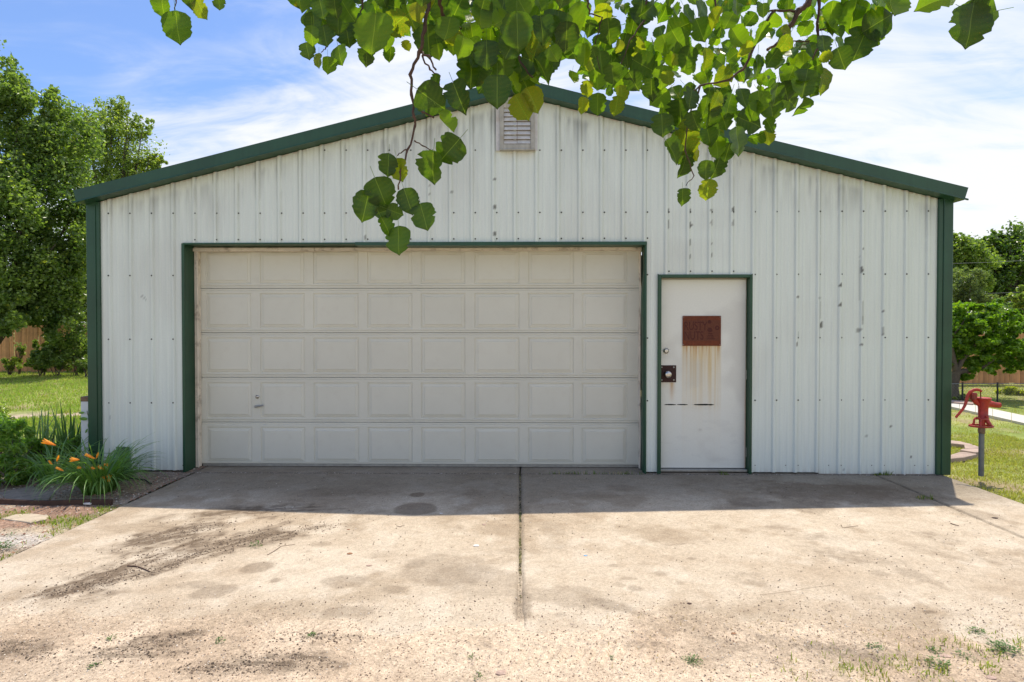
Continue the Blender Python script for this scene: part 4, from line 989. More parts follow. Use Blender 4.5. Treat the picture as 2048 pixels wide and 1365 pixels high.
mb = MB(); mb.tube([(g0, CY, zt), (g1, CY, zt)], .008, 6); mb.build('top_rail', m_wire, cf)

# overhead line and pole
up = P(2060, 600, 15.5)
pole = thing('utility_pole', (up.x, up.y, 0), 'grey wooden utility pole at the right edge behind the trees', 'pole')
mb = MB(); mb.tube([(up.x, up.y, -.1), (up.x, up.y, 4.0)], [.14, .11], 10); mb.build('pole_shaft', m_bark, pole)
for nm, (ya, yb) in (('upper', (524, 513)), ('middle', (585, 577)), ('lower', (600, 597))):
    mb = MB(); a = P(1780, ya+4, 14); b = P(2240, yb-8, 14); pts = [a.lerp(b, i/12)-Vector((0, 0, .12*4*(i/12)*(1-i/12))) for i in range(13)]
    mb.tube(pts, .0042, 5); tag(mb.build('overhead_cable', m_wire), nm+' of the three thin cables crossing in front of the right-hand trees', 'cable', 'overhead cables')

# ================================================================== GRASS
def blades(name, pts, h, w, cols, seed, mat_=None, lean=.5, parent=None):
    g = np.random.default_rng(seed); m = len(pts); p = np.asarray(pts)
    H = h*(.5+g.random(m)); th = g.random(m)*2*pi; d = np.stack([np.cos(th), np.sin(th), np.zeros(m)], 1); ph = g.random(m)*2*pi
    s_ = np.stack([np.cos(ph), np.sin(ph), np.zeros(m)], 1)*(w*(.6+.8*g.random(m)))[:, None]*.5
    ln = lean*g.random(m); up_ = np.array([0, 0, 1.0])
    mid = p+up_*(H*.55)[:, None]+d*(H*ln*.35)[:, None]; tip = p+up_*(H*(1-.3*ln))[:, None]+d*(H*ln)[:, None]
    V = np.stack([p-s_, p+s_, mid+s_*.7, mid-s_*.7, tip], 1).reshape(-1, 3)
    i = np.arange(m)*5; F = np.concatenate([np.stack([i, i+1, i+2], 1), np.stack([i, i+2, i+3], 1), np.stack([i+3, i+2, i+4], 1)])
    t = np.clip(g.normal(.5, .28, m), 0, 1); c = lerp3(cols[0], cols[1], t); br = g.random(m) < .18; c[br] = np.array((.33, .27, .12))
    return npmesh(name, V, F, mat_ or m_grass, np.repeat(c, 5, 0), parent)
GC = ((.17, .27, .04), (.38, .46, .10))
def scatter(x0, x1, y0, y1, n, seed, dens=None):
    g = np.random.default_rng(seed); x = x0+(x1-x0)*g.random(n); y = y0+(y1-y0)*g.random(n)
    if dens is not None: k = g.random(n) < dens(x, y); x, y = x[k], y[k]
    return np.stack([x, y, np.full(len(x), -.035)], 1)
pc = G(1963, 962)
def dr(x, y):
    d = .35+.9*ss(.3, .62, fbm(x*2.2, y*2.2, 14, 4)*-1+1); d = d*(1-.9*np.exp(-(((x-pc.x)/.3)**2+((y-pc.y)/.22)**2)))
    # not on the path
    l0, l1 = G(1890, 806), G(2110, 854); tt = (y-l0.y)/(l1.y-l0.y); lx = l0.x+(l1.x-l0.x)*tt
    return d
def offpath(q):
    m = np.ones(len(q), bool); A, B, C, E = [(v.x, v.y) for v in (a_, bb_, cc_, dd_)]
    poly = [A, B, C, E]; x, y = q[:, 0], q[:, 1]; ins = np.ones(len(q), bool); sgn = None
    for i in range(4):
        p0, p1 = poly[i], poly[(i+1) % 4]; cr = (p1[0]-p0[0])*(y-p0[1])-(p1[1]-p0[1])*(x-p0[0])
        ins &= (cr < 0) if ((C[0]-A[0])*0+1) and ((p1[0]-p0[0])*((A[1]+C[1])/2-p0[1])-(p1[1]-p0[1])*((A[0]+C[0])/2-p0[0])) < 0 else (cr > 0)
    return q[~ins]
a_, bb_, cc_, dd_ = G(1890, 799), G(2110, 846), G(2110, 862), G(1890, 812)
qr = np.vstack([scatter(XE+.02, 7.0, -1.6, 2.5, 45000, 1, dr), scatter(5.0, 14.5, 2.5, 10, 50000, 2, dr)])
qr = offpath(qr)
tag(blades('grass', qr, .028, .008, ((.23, .25, .055), (.46, .43, .15)), 1, lean=1.0), kind='stuff')
def dlft(x, y):
    yp = 3.95+.28*(x+8.5); return (.35+.8*(1-ss(.5, .7, fbm(x*2.2, y*2.2, 14, 4))))*(1-.92*np.exp(-((y-yp)/.40)**2))
ql = np.vstack([scatter(-8.5, -4.7, .9, 4.5, 30000, 3, dlft), scatter(-18, -5.5, 4.5, 13.3, 80000, 4, dlft)])
tag(blades('grass', ql, .055, .012, GC, 2, lean=.9), kind='stuff')
# weeds fringe along the left edge of the driveway and on the bed front
def dw(x, y): return ss(.48, .66, fbm(x*2.6+9, y*2.6, 49, 3))*.9+.5*(x > XL-.12)*ss(.4, .6, fbm(x*3, y*3, 2, 2))
qw = scatter(-4.8, XL-.004, -2.9, -1.2, 5200, 5, dw); qw[:, 2] = -.02
tag(blades('weedy_grass', qw, .035, .008, ((.12, .19, .02), (.30, .38, .05)), 5, lean=1.2), kind='stuff')
# grass bottom right in the sandy yard
def dz(x, y):
    c1 = G(1890, 1345); c2 = G(1700, 1360); c3 = G(2000, 1300)
    e = np.exp(-(((x-c1.x)/.5)**2+((y-c1.y)/.12)**2))+np.exp(-(((x-c2.x)/.25)**2+((y-c2.y)/.06)**2))+.8*np.exp(-(((x-c3.x)/.3)**2+((y-c3.y)/.12)**2))
    return np.clip(e*1.2*ss(.42, .62, fbm(x*9, y*9, 3, 3)), 0, 1)
qz = scatter(1.0, 3.4, -4.3, -3.1, 9000, 6, dz); qz[:, 2] = sand_h(qz[:, 0], qz[:, 1])-.003
tag(blades('sparse_grass', qz, .030, .005, ((.14, .19, .03), (.33, .38, .09)), 6, lean=1.3), kind='stuff')
qd = scatter(.4, 3.4, -4.3, -3.05, 700, 16); qd[:, 2] = sand_h(qd[:, 0], qd[:, 1])-.003
tag(blades('dry_grass_bits', qd, .022, .003, ((.22, .15, .07), (.40, .30, .16)), 7, lean=2.2), kind='stuff')
# grass along the foot of the wall (right) and slab joints
q = np.vstack([scatter(P(1760,948).x-.1, P(1760,948).x+.1, -.06, -.01, 70, 8), scatter(G(1850,998).x-.07, G(1850,998).x+.07, G(1850,998).y-.03, G(1850,998).y+.03, 50, 9), scatter(.2, 1.3, -.055, -.03, 110, 10), scatter(P(1447,945).x-.05, P(1447,945).x+.04, -.06, -.02, 30, 11)])
q[:, 2] = -.01; tag(blades('joint_weeds', q, .045, .006, ((.06, .11, .02), (.14, .2, .04)), 8, lean=.9), kind='stuff')

# gravel
def pebbles(name, xy, zf, rmin, rmax, cols, seed):
    g = np.random.default_rng(seed); m = len(xy); r = rmin+(rmax-rmin)*g.random(m)**3
    base = np.array([[1,0,0],[0,1,0],[-1,0,0],[0,-1,0],[0,0,.8],[0,0,-.6]]); F0 = np.array([[0,1,4],[1,2,4],[2,3,4],[3,0,4],[1,0,5],[2,1,5],[3,2,5],[0,3,5]])
    th = g.random(m)*pi; c, s_ = np.cos(th), np.sin(th); B = base[None]*(1+.5*(g.random((m, 6, 1))-.5))
    X = B[..., 0]*c[:, None]-B[..., 1]*s_[:, None]*.7; Y = B[..., 0]*s_[:, None]+B[..., 1]*c[:, None]*.7
    V = np.stack([X*r[:, None]+xy[:, 0:1], Y*r[:, None]+xy[:, 1:2], B[..., 2]*r[:, None]*.75+(zf+r*.25)[:, None]], -1).reshape(-1, 3)
    F = (F0[None]+(np.arange(m)*6)[:, None, None]).reshape(-1, 3)
    C = np.array(cols)[g.integers(0, len(cols), m)]*(.8+.4*g.random((m, 1))); return tag(npmesh(name, V, F, m_stone_a, np.repeat(C, 6, 0)), kind='stuff')
m_stone_a = mat('gravel_stone', attr=True, rough=.9, spec=.2)
g = np.random.default_rng(40)
PC = [(.40,.31,.23),(.62,.50,.38),(.50,.38,.28),(.30,.20,.14),(.70,.62,.52),(.12,.09,.07),(.42,.33,.27)]
xy = np.stack([-3.6+7.2*g.random(44000), -4.2+1.35*g.random(44000)], 1); dd = ss(-2.75, -3.2, xy[:, 1]); xy = xy[g.random(len(xy)) < np.clip((-xy[:, 1]-2.75)/.5, .06, 1)]
pebbles('gravel', xy, np.maximum(sand_h(xy[:, 0], xy[:, 1]), 0), .0014, .0065, PC, 41)
xy = np.stack([XL+(XE-XL)*g.random(9000), -3.0+2.9*g.random(9000)], 1); den = .15+.85*ss(.45, .7, fbm(xy[:, 0]*2, xy[:, 1]*2, 91, 3)); xy = xy[g.random(len(xy)) < den]
pebbles('gravel', xy, np.zeros(len(xy))+.001, .0012, .0065, [(.12,.09,.07),(.20,.15,.11),(.45,.35,.27),(.62,.55,.46),(.10,.08,.06)], 42)
# crumbs of earth on the tyre smears
E = []
for (px, py, rx, ry, an, st, so_) in STAINS:
    if so_ >= .85 and px < 760 and py > 1030:
        for k in range(int(rx*3.2)):
            u, w = g.normal(0, .45, 2); X0 = px+u*rx*cos(R(an))-w*ry*sin(R(an)); Y0 = py+u*rx*sin(R(an))+w*ry; p = G(X0, Y0); E.append((p.x, p.y))
E = np.array(E); E = E[E[:, 0] > XL+.02]; pebbles('earth_crumbs', E, np.maximum(0, sand_h(E[:, 0], E[:, 1])), .0015, .0085, [(.10,.075,.055),(.16,.12,.09),(.24,.18,.13),(.40,.31,.23)], 43)
xy = np.stack([-5.2+(XL+5.2)*g.random(22000), -3.2+3.7*g.random(22000)], 1)
pebbles('mulch_chips', xy, soil_h(xy[:, 0], xy[:, 1])-.004, .003, .013, [(.28,.12,.08),(.36,.20,.13),(.20,.15,.12),(.50,.44,.38),(.12,.09,.07)], 44)
xy = np.stack([XL+(XE-XL)*g.random(2200), -.052+.03*g.random(2200)], 1)
pebbles('joint_grit', xy, np.full(len(xy), -.004), .002, .009, [(.30,.24,.19),(.55,.50,.45),(.10,.09,.07),(.2,.16,.13)], 45)
n_ = 420; xy = np.stack([(g.random(n_)-.5)*.014, -3.1+3.0*g.random(n_)], 1); pebbles('joint_grit', xy, np.full(n_, -.006), .002, .006, [(.40,.32,.24),(.16,.16,.05),(.10,.08,.06)], 46)

# ================================================================== LEFT FLOWER BED
def strap(mb, base, ang, L, w, arch, tw=0, n=7, k=0.0):
    """one long arching leaf with a keel"""
    d = Vector((cos(ang), sin(ang), 0)); s_ = Vector((-sin(ang), cos(ang), 0)); vs = []
    el0 = pi/2-.08-.48*arch; x = z = 0; el = el0
    for i in range(n+1):
        t = i/n; ww = w*(1-.15*t)*(1-t**3)+.0006
        c = Vector(base)+d*x+Vector((0, 0, z)); vs += [c-s_*ww/2+Vector((0, 0, ww*.25)), c, c+s_*ww/2+Vector((0, 0, ww*.25))]
        el = el0-arch*2.6*t**1.35; x += cos(el)*L/n; z += sin(el)*L/n
    mb.add(vs, [(i*3+j, i*3+j+1, (i+1)*3+j+1, (i+1)*3+j) for i in range(n) for j in range(2)], True)
m_lily = mat('daylily_leaf', (.13, .25, .055), .38, var=.35, vscale=6, trans=.3)
m_iris = mat('iris_leaf', (.06, .13, .04), .42, var=.3, vscale=6, trans=.2)
def lily_clump(base, n, rad, L, label, seed, m, archs=(.25, .95), w=.016, name='daylily_plant', flowers=(), group=None):
    t = thing(name, base, label, 'plant', group); g = random.Random(seed); mb = MB()
    for i in range(n):
        a = g.uniform(0, 2*pi); r = rad*g.random()**.6; strap(mb, (base[0]+r*cos(a), base[1]+r*sin(a), base[2]-.01), a+g.uniform(-.7, .7), L*g.uniform(.6, 1.15), w*g.uniform(.7, 1.2), g.uniform(*archs))
    tag(mb.build('leaves', m, t), kind='stuff')
    for (px, py, an, ln, op) in flowers:
        Yf = base[1]+g.uniform(-.34, -.16); p = P(px, py, Yf); st = MB(); b0 = Vector((base[0]+g.uniform(-.1, .1), base[1]+g.uniform(-.05, .05), 0))
        tail = p-Vector((cos(R(an)), 0, -sin(R(an))))*ln*.5
        st.tube([b0, b0.lerp(tail, .55)+Vector((0, 0, .10)), tail], [.004, .0035, .003], 6); fs = st.build('flower_stalk', m, t)
        ln *= .78; fm = MB(); ax = Vector((cos(R(an)), -.25, -sin(R(an)))).normalized(); u = ax.cross(Vector((0, 1, 0))).normalized(); v = ax.cross(u)
        for q in range(6):
            th = q*pi/3; rd = u*cos(th)+v*sin(th); sd = ax.cross(rd); vs = []; k = 6
            for i in range(k+1):
                s_ = i/k; rr = .003+ln*.30*op*s_**2; cc = tail+ax*(ln*s_*(1-.1*op*s_))+rd*(rr+.004*sin(pi*s_)); ww = ln*.16*(.35+sin(pi*min(1, s_*.93))**.8*.8)*(.5+.6*op)
                vs += [cc-sd*ww*.5, cc+rd*ww*.12, cc+sd*ww*.5]
            fm.add(vs, [(i*3+j, i*3+j+1, (i+1)*3+j+1, (i+1)*3+j) for i in range(k) for j in range(2)], True)
        fl = fm.build('flower', m_orange, t)
        if op > .5:
            sm_ = MB()
            for q in range(4): e = tail+ax*ln*.95+u*.008*cos(q*1.6)+v*.008*sin(q*1.6); sm_.tube([tail+ax*ln*.2, e], .0008, 4)
            sm_.build('stamen', m_orange, fs)
    return t
c1 = G(195, 985); c1.z = 0
FL = [(178,853,170,.10,.25),(197,852,-62,.085,.12),(147,861,185,.09,.8),(118,840,-120,.0,0)]
flw = [(177,909-5,150+65,.10,.25),(178,908,215,.001,0)]
flowers = [(179,911,212,.115,.30),(197,909,298,.085,.12),(148,919,184,.095,.9),(118,915,300,.085,.12),(119,937,212,.09,.2),(97,884,205,.15,.55),
           (200,934,215,.08,.6),(213,930,20,.05,1.3),(185,936,200,.05,1.1),(158,935,200,.045,1.0),(207,956,250,.05,1.2),(219,954,280,.06,1.3),(219,961,60,.04,1.3),(101,924,240,.06,.1)]
lily_clump((c1.x, c1.y+.03, 0), 270, .13, .60, 'orange daylily clump with arching leaves at the front left corner of the garage', 31, m_lily, archs=(.35, 1.05), flowers=flowers)
c2 = G(95, 968); lily_clump((c2.x, c2.y+.1, 0), 110, .14, .60, 'flowerless daylily clump leaning out left of the orange one', 32, m_lily, archs=(.5, 1.1), w=.014)
c3 = G(245, 960); lily_clump((c3.x, c3.y+.02, 0), 46, .08, .42, 'thin dark-leaved daylily tuft spilling against the ribbed wall', 33, m_iris, archs=(.4, .95), w=.010)
c4 = G(60, 930); lily_clump((c4.x, c4.y+.05, 0), 44, .26, .62, 'upright iris leaves standing left of the white post, tips brown', 34, m_iris, archs=(.0, .28), w=.026, name='iris_plant')
c5 = G(130, 925); lily_clump((c5.x, c5.y+.1, 0), 54, .20, .66, 'tall sword-leaved iris clump right beside the white post', 35, m_iris, archs=(.0, .22), w=.024, name='iris_plant')
def pblob(px, py, Y, rx, ry, w=1): return blob(px, py, Y+D, rx, ry, w)
bush('leafy_perennial', [pblob(30,900,-.35,45,50,1), pblob(-10,870,-.3,40,50,1), pblob(20,950,-.5,40,30,.7), pblob(75,905,.0,30,38,.7)], 4200, .060, ((.08, .17, .035), (.26, .39, .08)), 'dense leafy garden plant at the left edge beside the irises', 24, 'plant', aspect=2.6, stems=9)
bush('leafy_perennial', [pblob(100,900,.1,44,34,1), pblob(145,905,.15,24,34,.6), pblob(80,950,-.1,40,22,.6)], 3200, .050, ((.06, .13, .03), (.18, .29, .06)), 'shaded leafy plant between the two iris clumps', 25, 'plant', aspect=2.4, stems=9)
bush('leafy_perennial', [pblob(-20,830,.9,40,40,1), pblob(15,850,.8,26,26,.6)], 1600, .055, LG, 'sunlit pale green plant at the far left behind the perennials', 26, 'plant', aspect=2.4, stems=6)

# vine on the white post
wp0, wp1 = P(161, 800, .02), P(176.5, 800, .02); wtop = P(165, 794, .02).z
post = thing('wooden_post', ((wp0.x+wp1.x)/2, .06, 0), 'short white-painted wooden post with a bare brown top by the corner trim', 'post')
mb = MB(); mb.box((wp0.x, .02, -.1), (wp1.x, .105, wtop-.052), .004); mb.build('post_shaft', m_white, post)
mb = MB(); mb.box((wp0.x-.002, .018, wtop-.0515), (wp1.x+.002, .107, wtop), .004); mb.build('post_top', m_woodend, post)
vt = thing('vine', (wp1.x+.012, .0, 0), 'small climbing vine with dark leaves on the white post', 'vine')
mb = MB(); pts = [P(178, 930, -.01), P(177, 880, .0), P(179, 845, -.01), P(174, 822, -.01)]; mb.tube(pts, .003, 6); mb.build('stem', m_iris, vt)
for (px, py, an, L) in ((167,838,185,.085),(163,826,175,.06),(178,852,70,.07),(173,862,110,.05),(181,835,10,.05),(180,872,80,.05)):
    mb = MB(); p = P(px, py, -.012); d = Vector((cos(R(an)), -.2, -sin(R(an)))); s_ = d.cross(Vector((0, 1, 0))).normalized(); p0 = p-d*L/2
    vs = []; 
    for i in range(7):
        t = i/6; w = L*.22*sin(pi*t)**.8+.0004; c = p0+d*L*t; vs += [c-s_*w, c+Vector((0, -.004, 0)), c+s_*w]
    mb.add(vs, [(i*3+j, i*3+j+1, (i+1)*3+j+1, (i+1)*3+j) for i in range(6) for j in range(2)], True); mb.build('leaf', m_lily, vt)
# green board at the foot of the wall
b0, b1_ = P(232, 872, -.05), P(262, 940, -.05)
mb = MB(); mb.box((b0.x, -.052, .0), (b1_.x-.02, -.036, b0.z-.12), .003); tag(mb.build('green_board', m_gb), 'short green board leaning on the ribbed wall behind the daylily', 'board')
# hose
mb = MB(); mb.tube([G(225,948,.01), G(250,955,.03), G(270,958,.012), G(290,960,.01), G(303,968,.008)], .006, 6); tag(mb.build('garden_hose', m_hose), 'thin black hose lying on the earth beside the daylily', 'hose')
# edging
e0, e1 = G(18, 1013), G(223, 1008)
ed = MB(); n = 14; vs = []
for i in range(n+1):
    t = i/n; x = (e0.x-.55)+(e1.x-e0.x+.55)*t; y = e1.y+.01*sin(t*7)
    vs += [(x, y-.012, -.03), (x, y-.012, .034+.006*sin(t*9)), (x, y+.012, .034+.006*sin(t*9)), (x, y+.012, -.03)]
ed.add(vs, [(i*4+j, (i+1)*4+j, (i+1)*4+(j+1) % 4, i*4+(j+1) % 4) for i in range(n) for j in range(4)]+[(0,1,2,3),(n*4+3,n*4+2,n*4+1,n*4)])
tag(ed.build('garden_edging', m_edge), 'rusty brown steel edging strip in front of the flower bed', 'edging')
def flag(px, pys, label, poly, h=.03, m=None, z=-.01, name='flagstone', cat='stone', group=None):
    pts = [G(a, b, z+h) for a, b in poly]; c = sum(pts, Vector())/len(pts); mb = MB(); n = len(pts)
    ins = [p.lerp(c, .04) for p in pts]
    vs = [(p.x, p.y, z+h) for p in ins]+[(p.x, p.y, z+h-.005) for p in pts]+[(p.x, p.y, z-.02) for p in pts]
    mb.add(vs, [tuple(reversed(range(n)))]+[(i, (i+1) % n, n+(i+1) % n, n+i) for i in range(n)]+[(n+i, n+(i+1) % n, 2*n+(i+1) % n, 2*n+i) for i in range(n)])
    # keep normals outward
    o = mb.build(name, m or m_flag); return tag(o, label, cat, group)
m_paleflag = mat('pale_flagstone', (.46, .38, .28), .9, var=.2, vscale=12, fine=.15, fscale=90, bump=.6, bscale=70)
flag(0, 0, 'pale irregular flagstone set in red mulch left of the driveway', [(2,1037),(30,1029),(62,1027),(98,1031),(92,1038),(60,1045),(30,1041)], .014, m_paleflag)
flag(0, 0, 'dusty grey slab under the daylilies behind the rusty edging', [(0,985),(60,972),(110,985),(95,1003),(20,1004)], .02, mat('grey_bed_slab', (.22,.18,.14), .9, var=.35, vscale=15, fine=.2))
flag(0, 0, 'large flat pinkish flagstone left of the pump pipe, nearest the garage', [(1895,912),(1920,904),(1948,904),(1954,909),(1928,915),(1896,918)], .03, group=None)
flag(0, 0, 'long flagstone touching the pump pipe, in front of the narrow one', [(1924,898),(1958,896),(1961,904),(1950,905),(1920,900)], .045)
flag(0, 0, 'narrow raised flagstone behind the other two by the pump', [(1928,889),(1950,891),(1963,896),(1930,897)], .05)
flag(0, 0, 'thin stone strip edging the grass right of the green corner trim', [(1895,880),(1920,883),(1945,889),(1938,891),(1915,888),(1895,886)], .03)
flag(0, 0, 'half buried old stone kerb beyond the footpath under the spreading tree', [(1900,800),(1925,802),(1948,805),(1946,808),(1922,806),(1900,804)], .05)

# ================================================================== PUMP
PY = G(1963, 958).y
def U(cx_, cy_, dy=0.0): return P(1900+cx_/6.5, 760+cy_/6.5, PY+dy)
pump = thing('water_pump', (U(410, 1240).x, PY, 0), 'red cast-iron hand water pump with curved handle on a grey pipe', 'pump')
k = 1/6.5*(PY+D)/FPX                      # crop pixel -> metre
cxm = U(412, 400); zz0 = lambda y_: U(412, y_).z
def lath(prof, name, m, parent=pump, cx0=None, n=24):
    mb = MB(); c = Vector((cxm.x if cx0 is None else cx0, PY, 0)); mb.lathe([(r*k, zz0(y_)) for r, y_ in prof], c, n); return mb.build(name, m, parent)
lath([(31,1250),(31,700)], 'pipe', m_pipe, cx0=U(408, 900).x)
lath([(36,695),(38,690),(38,625),(34,620)], 'coupling', m_woodend, cx0=U(408, 900).x)
lath([(34,625),(34,490)], 'lower_cylinder', m_pump, cx0=U(412, 900).x)
body = lath([(55,505),(62,500),(62,488),(54,482),(54,380),(58,345),(68,300),(76,262),(84,252),(88,246),(88,236),(80,231)], 'pump_body', m_pump, cx0=U(425, 900).x)
# bell-shaped foot: ring and three legs
mb = MB(); c = U(405, 600)
ringp = [c+Vector((cos(a)*138*k, sin(a)*100*k, 0)) for a in [2*pi*i/28 for i in range(29)]]; mb.tube(ringp, .010, 8, squash=[.6]*29)
tpz = U(405, 505)
for (a, wd) in ((.0, .024), (.9, .016), (3.14, .011), (4.1, .012), (5.4, .02)):
    d = Vector((cos(a)*130*k, sin(a)*95*k, 0))
    if wd > .013: q = [tpz+d*.2, tpz+d*.5-Vector((0, 0, .004)), tpz+d*.62-Vector((0, 0, .030)), c+d*.78+Vector((0, 0, .022)), c+d*.97]
    else: q = [tpz+d*.2, tpz+d*.52+Vector((0, 0, .006)), tpz+d*.68-Vector((0, 0, .010)), c+d*.72+Vector((0, 0, .030)), c+d*.97]
    mb.tube(q, [wd*.8, wd, wd*.9, wd*.9, .012], 8)
mb.lathe([(70*k, 0), (75*k, .012), (50*k, .02)], (c.x, PY, U(405, 515).z), 20); mb.build('pump_stand', m_pump, pump)
# spout
mb = MB(); mb.tube([U(440, 315), U(520, 312), U(590, 328), U(652, 330)], [.040, .034, .028, .025], 12, squash=[.8]*4); mb.build('spout', m_pump, pump)
mb = MB(); mb.tube([U(655.5, 330), U(651, 330)], .019, 10); mb.build('spout_mouth', m_dark, pump)
# handle with bracket
mb = MB(); hp = [(75,490),(105,455),(165,385),(195,330),(215,265),(232,205),(262,160),(305,133),(350,128),(385,135),(412,152)]
mb.tube([U(x, y, -.01) for x, y in hp], [.013,.013,.0135,.0145,.016,.018,.018,.017,.015,.013,.010], 10, squash=[.7]*11); mb.build('handle', m_pump, pump)
mb = MB(); a, b = U(272, 168), U(338, 262); mb.box((a.x, PY-.028, b.z), (b.x, PY+.028, a.z), .010)
mb.tube([U(300, 250), U(340, 290), U(380, 330)], [.026, .024, .018], 10); mb.tube([U(300, 190, -.045), U(300, 190, .045)], .010, 10); mb.build('handle_bracket', m_pump, pump)
mb = MB(); mb.tube([U(395, 150), U(400, 240)], .005, 8); mb.build('pump_rod', m_rust, pump)
for (x, y, d) in ((478,478,-.05),(360,495,-.05)):
    mb = MB(); p = U(x, y, d); mb.tube([p-Vector((.012, 0, 0)), p+Vector((.014, 0, 0))], .010, 6); mb.build('bolt', m_pump, pump)

# ================================================================== SMALL THINGS ON THE GROUND
def stick(pts, r, label, m=m_twig, name='twig'):
    mb = MB(); q = [G(a, b, .004) for a, b in pts]; mb.tube(q, [r*(1-.4*i/len(q)) for i in range(len(q))], 6); tag(mb.build(name, m), label, 'twig')
stick([(255,1132),(272,1133),(285,1137),(299,1143)], .0045, 'curved brown twig lying below the dark tyre smear')
stick([(535,1110),(548,1103),(562,1093),(590,1089)], .002, 'thin forked twig at the right end of the brown smears')
stick([(793,1052),(800,1054),(809,1050)], .002, 'tiny twig just below the shadow edge, left of the centre joint')
stick([(1901,1047),(1910,1050),(1918,1052)], .0032, 'short dark stick on the sunlit concrete near the right slab joint')
stick([(1682,1050),(1685,1056),(1716,1052)], .002, 'thin angled twig on the concrete below the wall shadow, right')
stick([(1520,1190),(1570,1184),(1620,1176),(1665,1170)], .0007, 'long hair-thin stem lying on bright concrete, right of centre')
stick([(1584,1281),(1595,1284),(1602,1287)], .005, 'short thick brown stick in the sandy gravel lower right')
stick([(1672,1360),(1684,1345),(1682,1334),(1700,1330)], .0035, 'pale bent root on the sand near the bottom right grass', m_paint_chip)
stick([(1655,1300),(1672,1312),(1690,1326)], .005, 'greenish weathered twig slanting in the sand lower right')
def chip(px, py, r, label, m, name='stone_chip', cat='stone', h=.4):
    mb = MB(); p = G(px, py); g = random.Random(int(px*7+py)); n = 7; vs = []; z = max(0, float(sand_h(np.array([p.x]), np.array([p.y]))[0]))
    rs = [r*g.uniform(.75, 1.2) for _ in range(n)]
    for (zz_, s_) in ((-.002, 1), (r*h*.6, 1.05), (r*h, .6)):
        for i in range(n): a = 2*pi*i/n; vs.append((p.x+rs[i]*s_*cos(a)*1.25, p.y+rs[i]*s_*sin(a)*.9, z+zz_+g.uniform(-.1, .1)*r*h))
    mb.add(vs, [(k_*n+i, k_*n+(i+1) % n, (k_+1)*n+(i+1) % n, (k_+1)*n+i) for k_ in range(2) for i in range(n)]+[tuple(range(2*n, 3*n))]); tag(mb.build(name, m), label, cat)
chip(953,1092,.017,'angular white stone chip on the concrete left of the centre joint', m_paint_chip)
chip(968,1050,.014,'brown chip just outside the shadow near the centre joint', m_stone)
chip(699,1108,.014,'reddish-brown chip left of centre, upper of two', m_brownleaf)
chip(738,1132,.013,'tan curled chip below and right of the reddish one', m_stone)
chip(1171,1112,.010,'tiny blue plastic bit right of the centre joint', m_blue, 'plastic_bit', 'litter')
chip(1165,1075,.009,'small rounded brown pebble right of the centre joint below the shadow', m_stone)
chip(697,1060,.010,'small brown clod near the shadow edge left of centre', m_brownleaf)
chip(882,1027,.012,'small white paint flake in the shade beside the dark oil stain', m_paint_chip, 'paint_flake', 'litter', .15)
chip(1379,1208,.010,'dark round clod on bright concrete right of centre', m_rust_dark)
chip(1003,1353,.020,'tan stone in the sand at the bottom centre', m_stone)
chip(1888,1316,.022,'whitish flat stone among weeds at the lower right', m_stone, h=.2)
chip(1468,1274,.012,'dark curled fragment in the sand lower right', m_brownleaf)
chip(1982,1362,.018,'buff stone in the sand at the lower right corner', m_stone)
chip(178,1008,.030,'pale lump of stone lying on the rusty edging under the daylily', m_paint_chip, h=.5)
chip(1990,1037,.018,'dark crumpled leaf on the right-hand walk slab', m_rust_dark, 'dead_leaf', 'leaf', .4)
# weeds
def weed(px, py, r, n, label, cols=((.045, .11, .02), (.13, .22, .05)), L=.014, seed=1, up=.4):
    p = G(px, py); z = max(-.0, float(sand_h(np.array([p.x]), np.array([p.y]))[0])); t = thing('weed', (p.x, p.y, z), label, 'weed', 'weeds rooted in the driveway and sandy yard'); g = random.Random(seed); mb = MB()
    for i in range(n):
        a = g.uniform(0, 2*pi); rr = r*g.uniform(.2, 1); q = Vector((p.x+rr*cos(a), p.y+rr*sin(a), z+r*up*g.random())); d = Vector((cos(a), sin(a), g.uniform(-.1, .7))).normalized(); s_ = d.cross(Vector((0, 0, 1))).normalized(); l = L*g.uniform(.6, 1.3)
        mb.add([q, q+d*l*.5+s_*l*.3, q+d*l, q+d*l*.5-s_*l*.3], [(0,1,2,3)])
        if i % 5 == 0: mb.tube([Vector((p.x, p.y, z-.003)), Vector((p.x, p.y, z)).lerp(q, .5)+Vector((0, 0, .004)), q], .0008, 4)
    mb.build('leaves', m_weed, t)
m_weed = mat('weed_leaf', (.075, .15, .03), .5, var=.35, vscale=40, trans=.3)
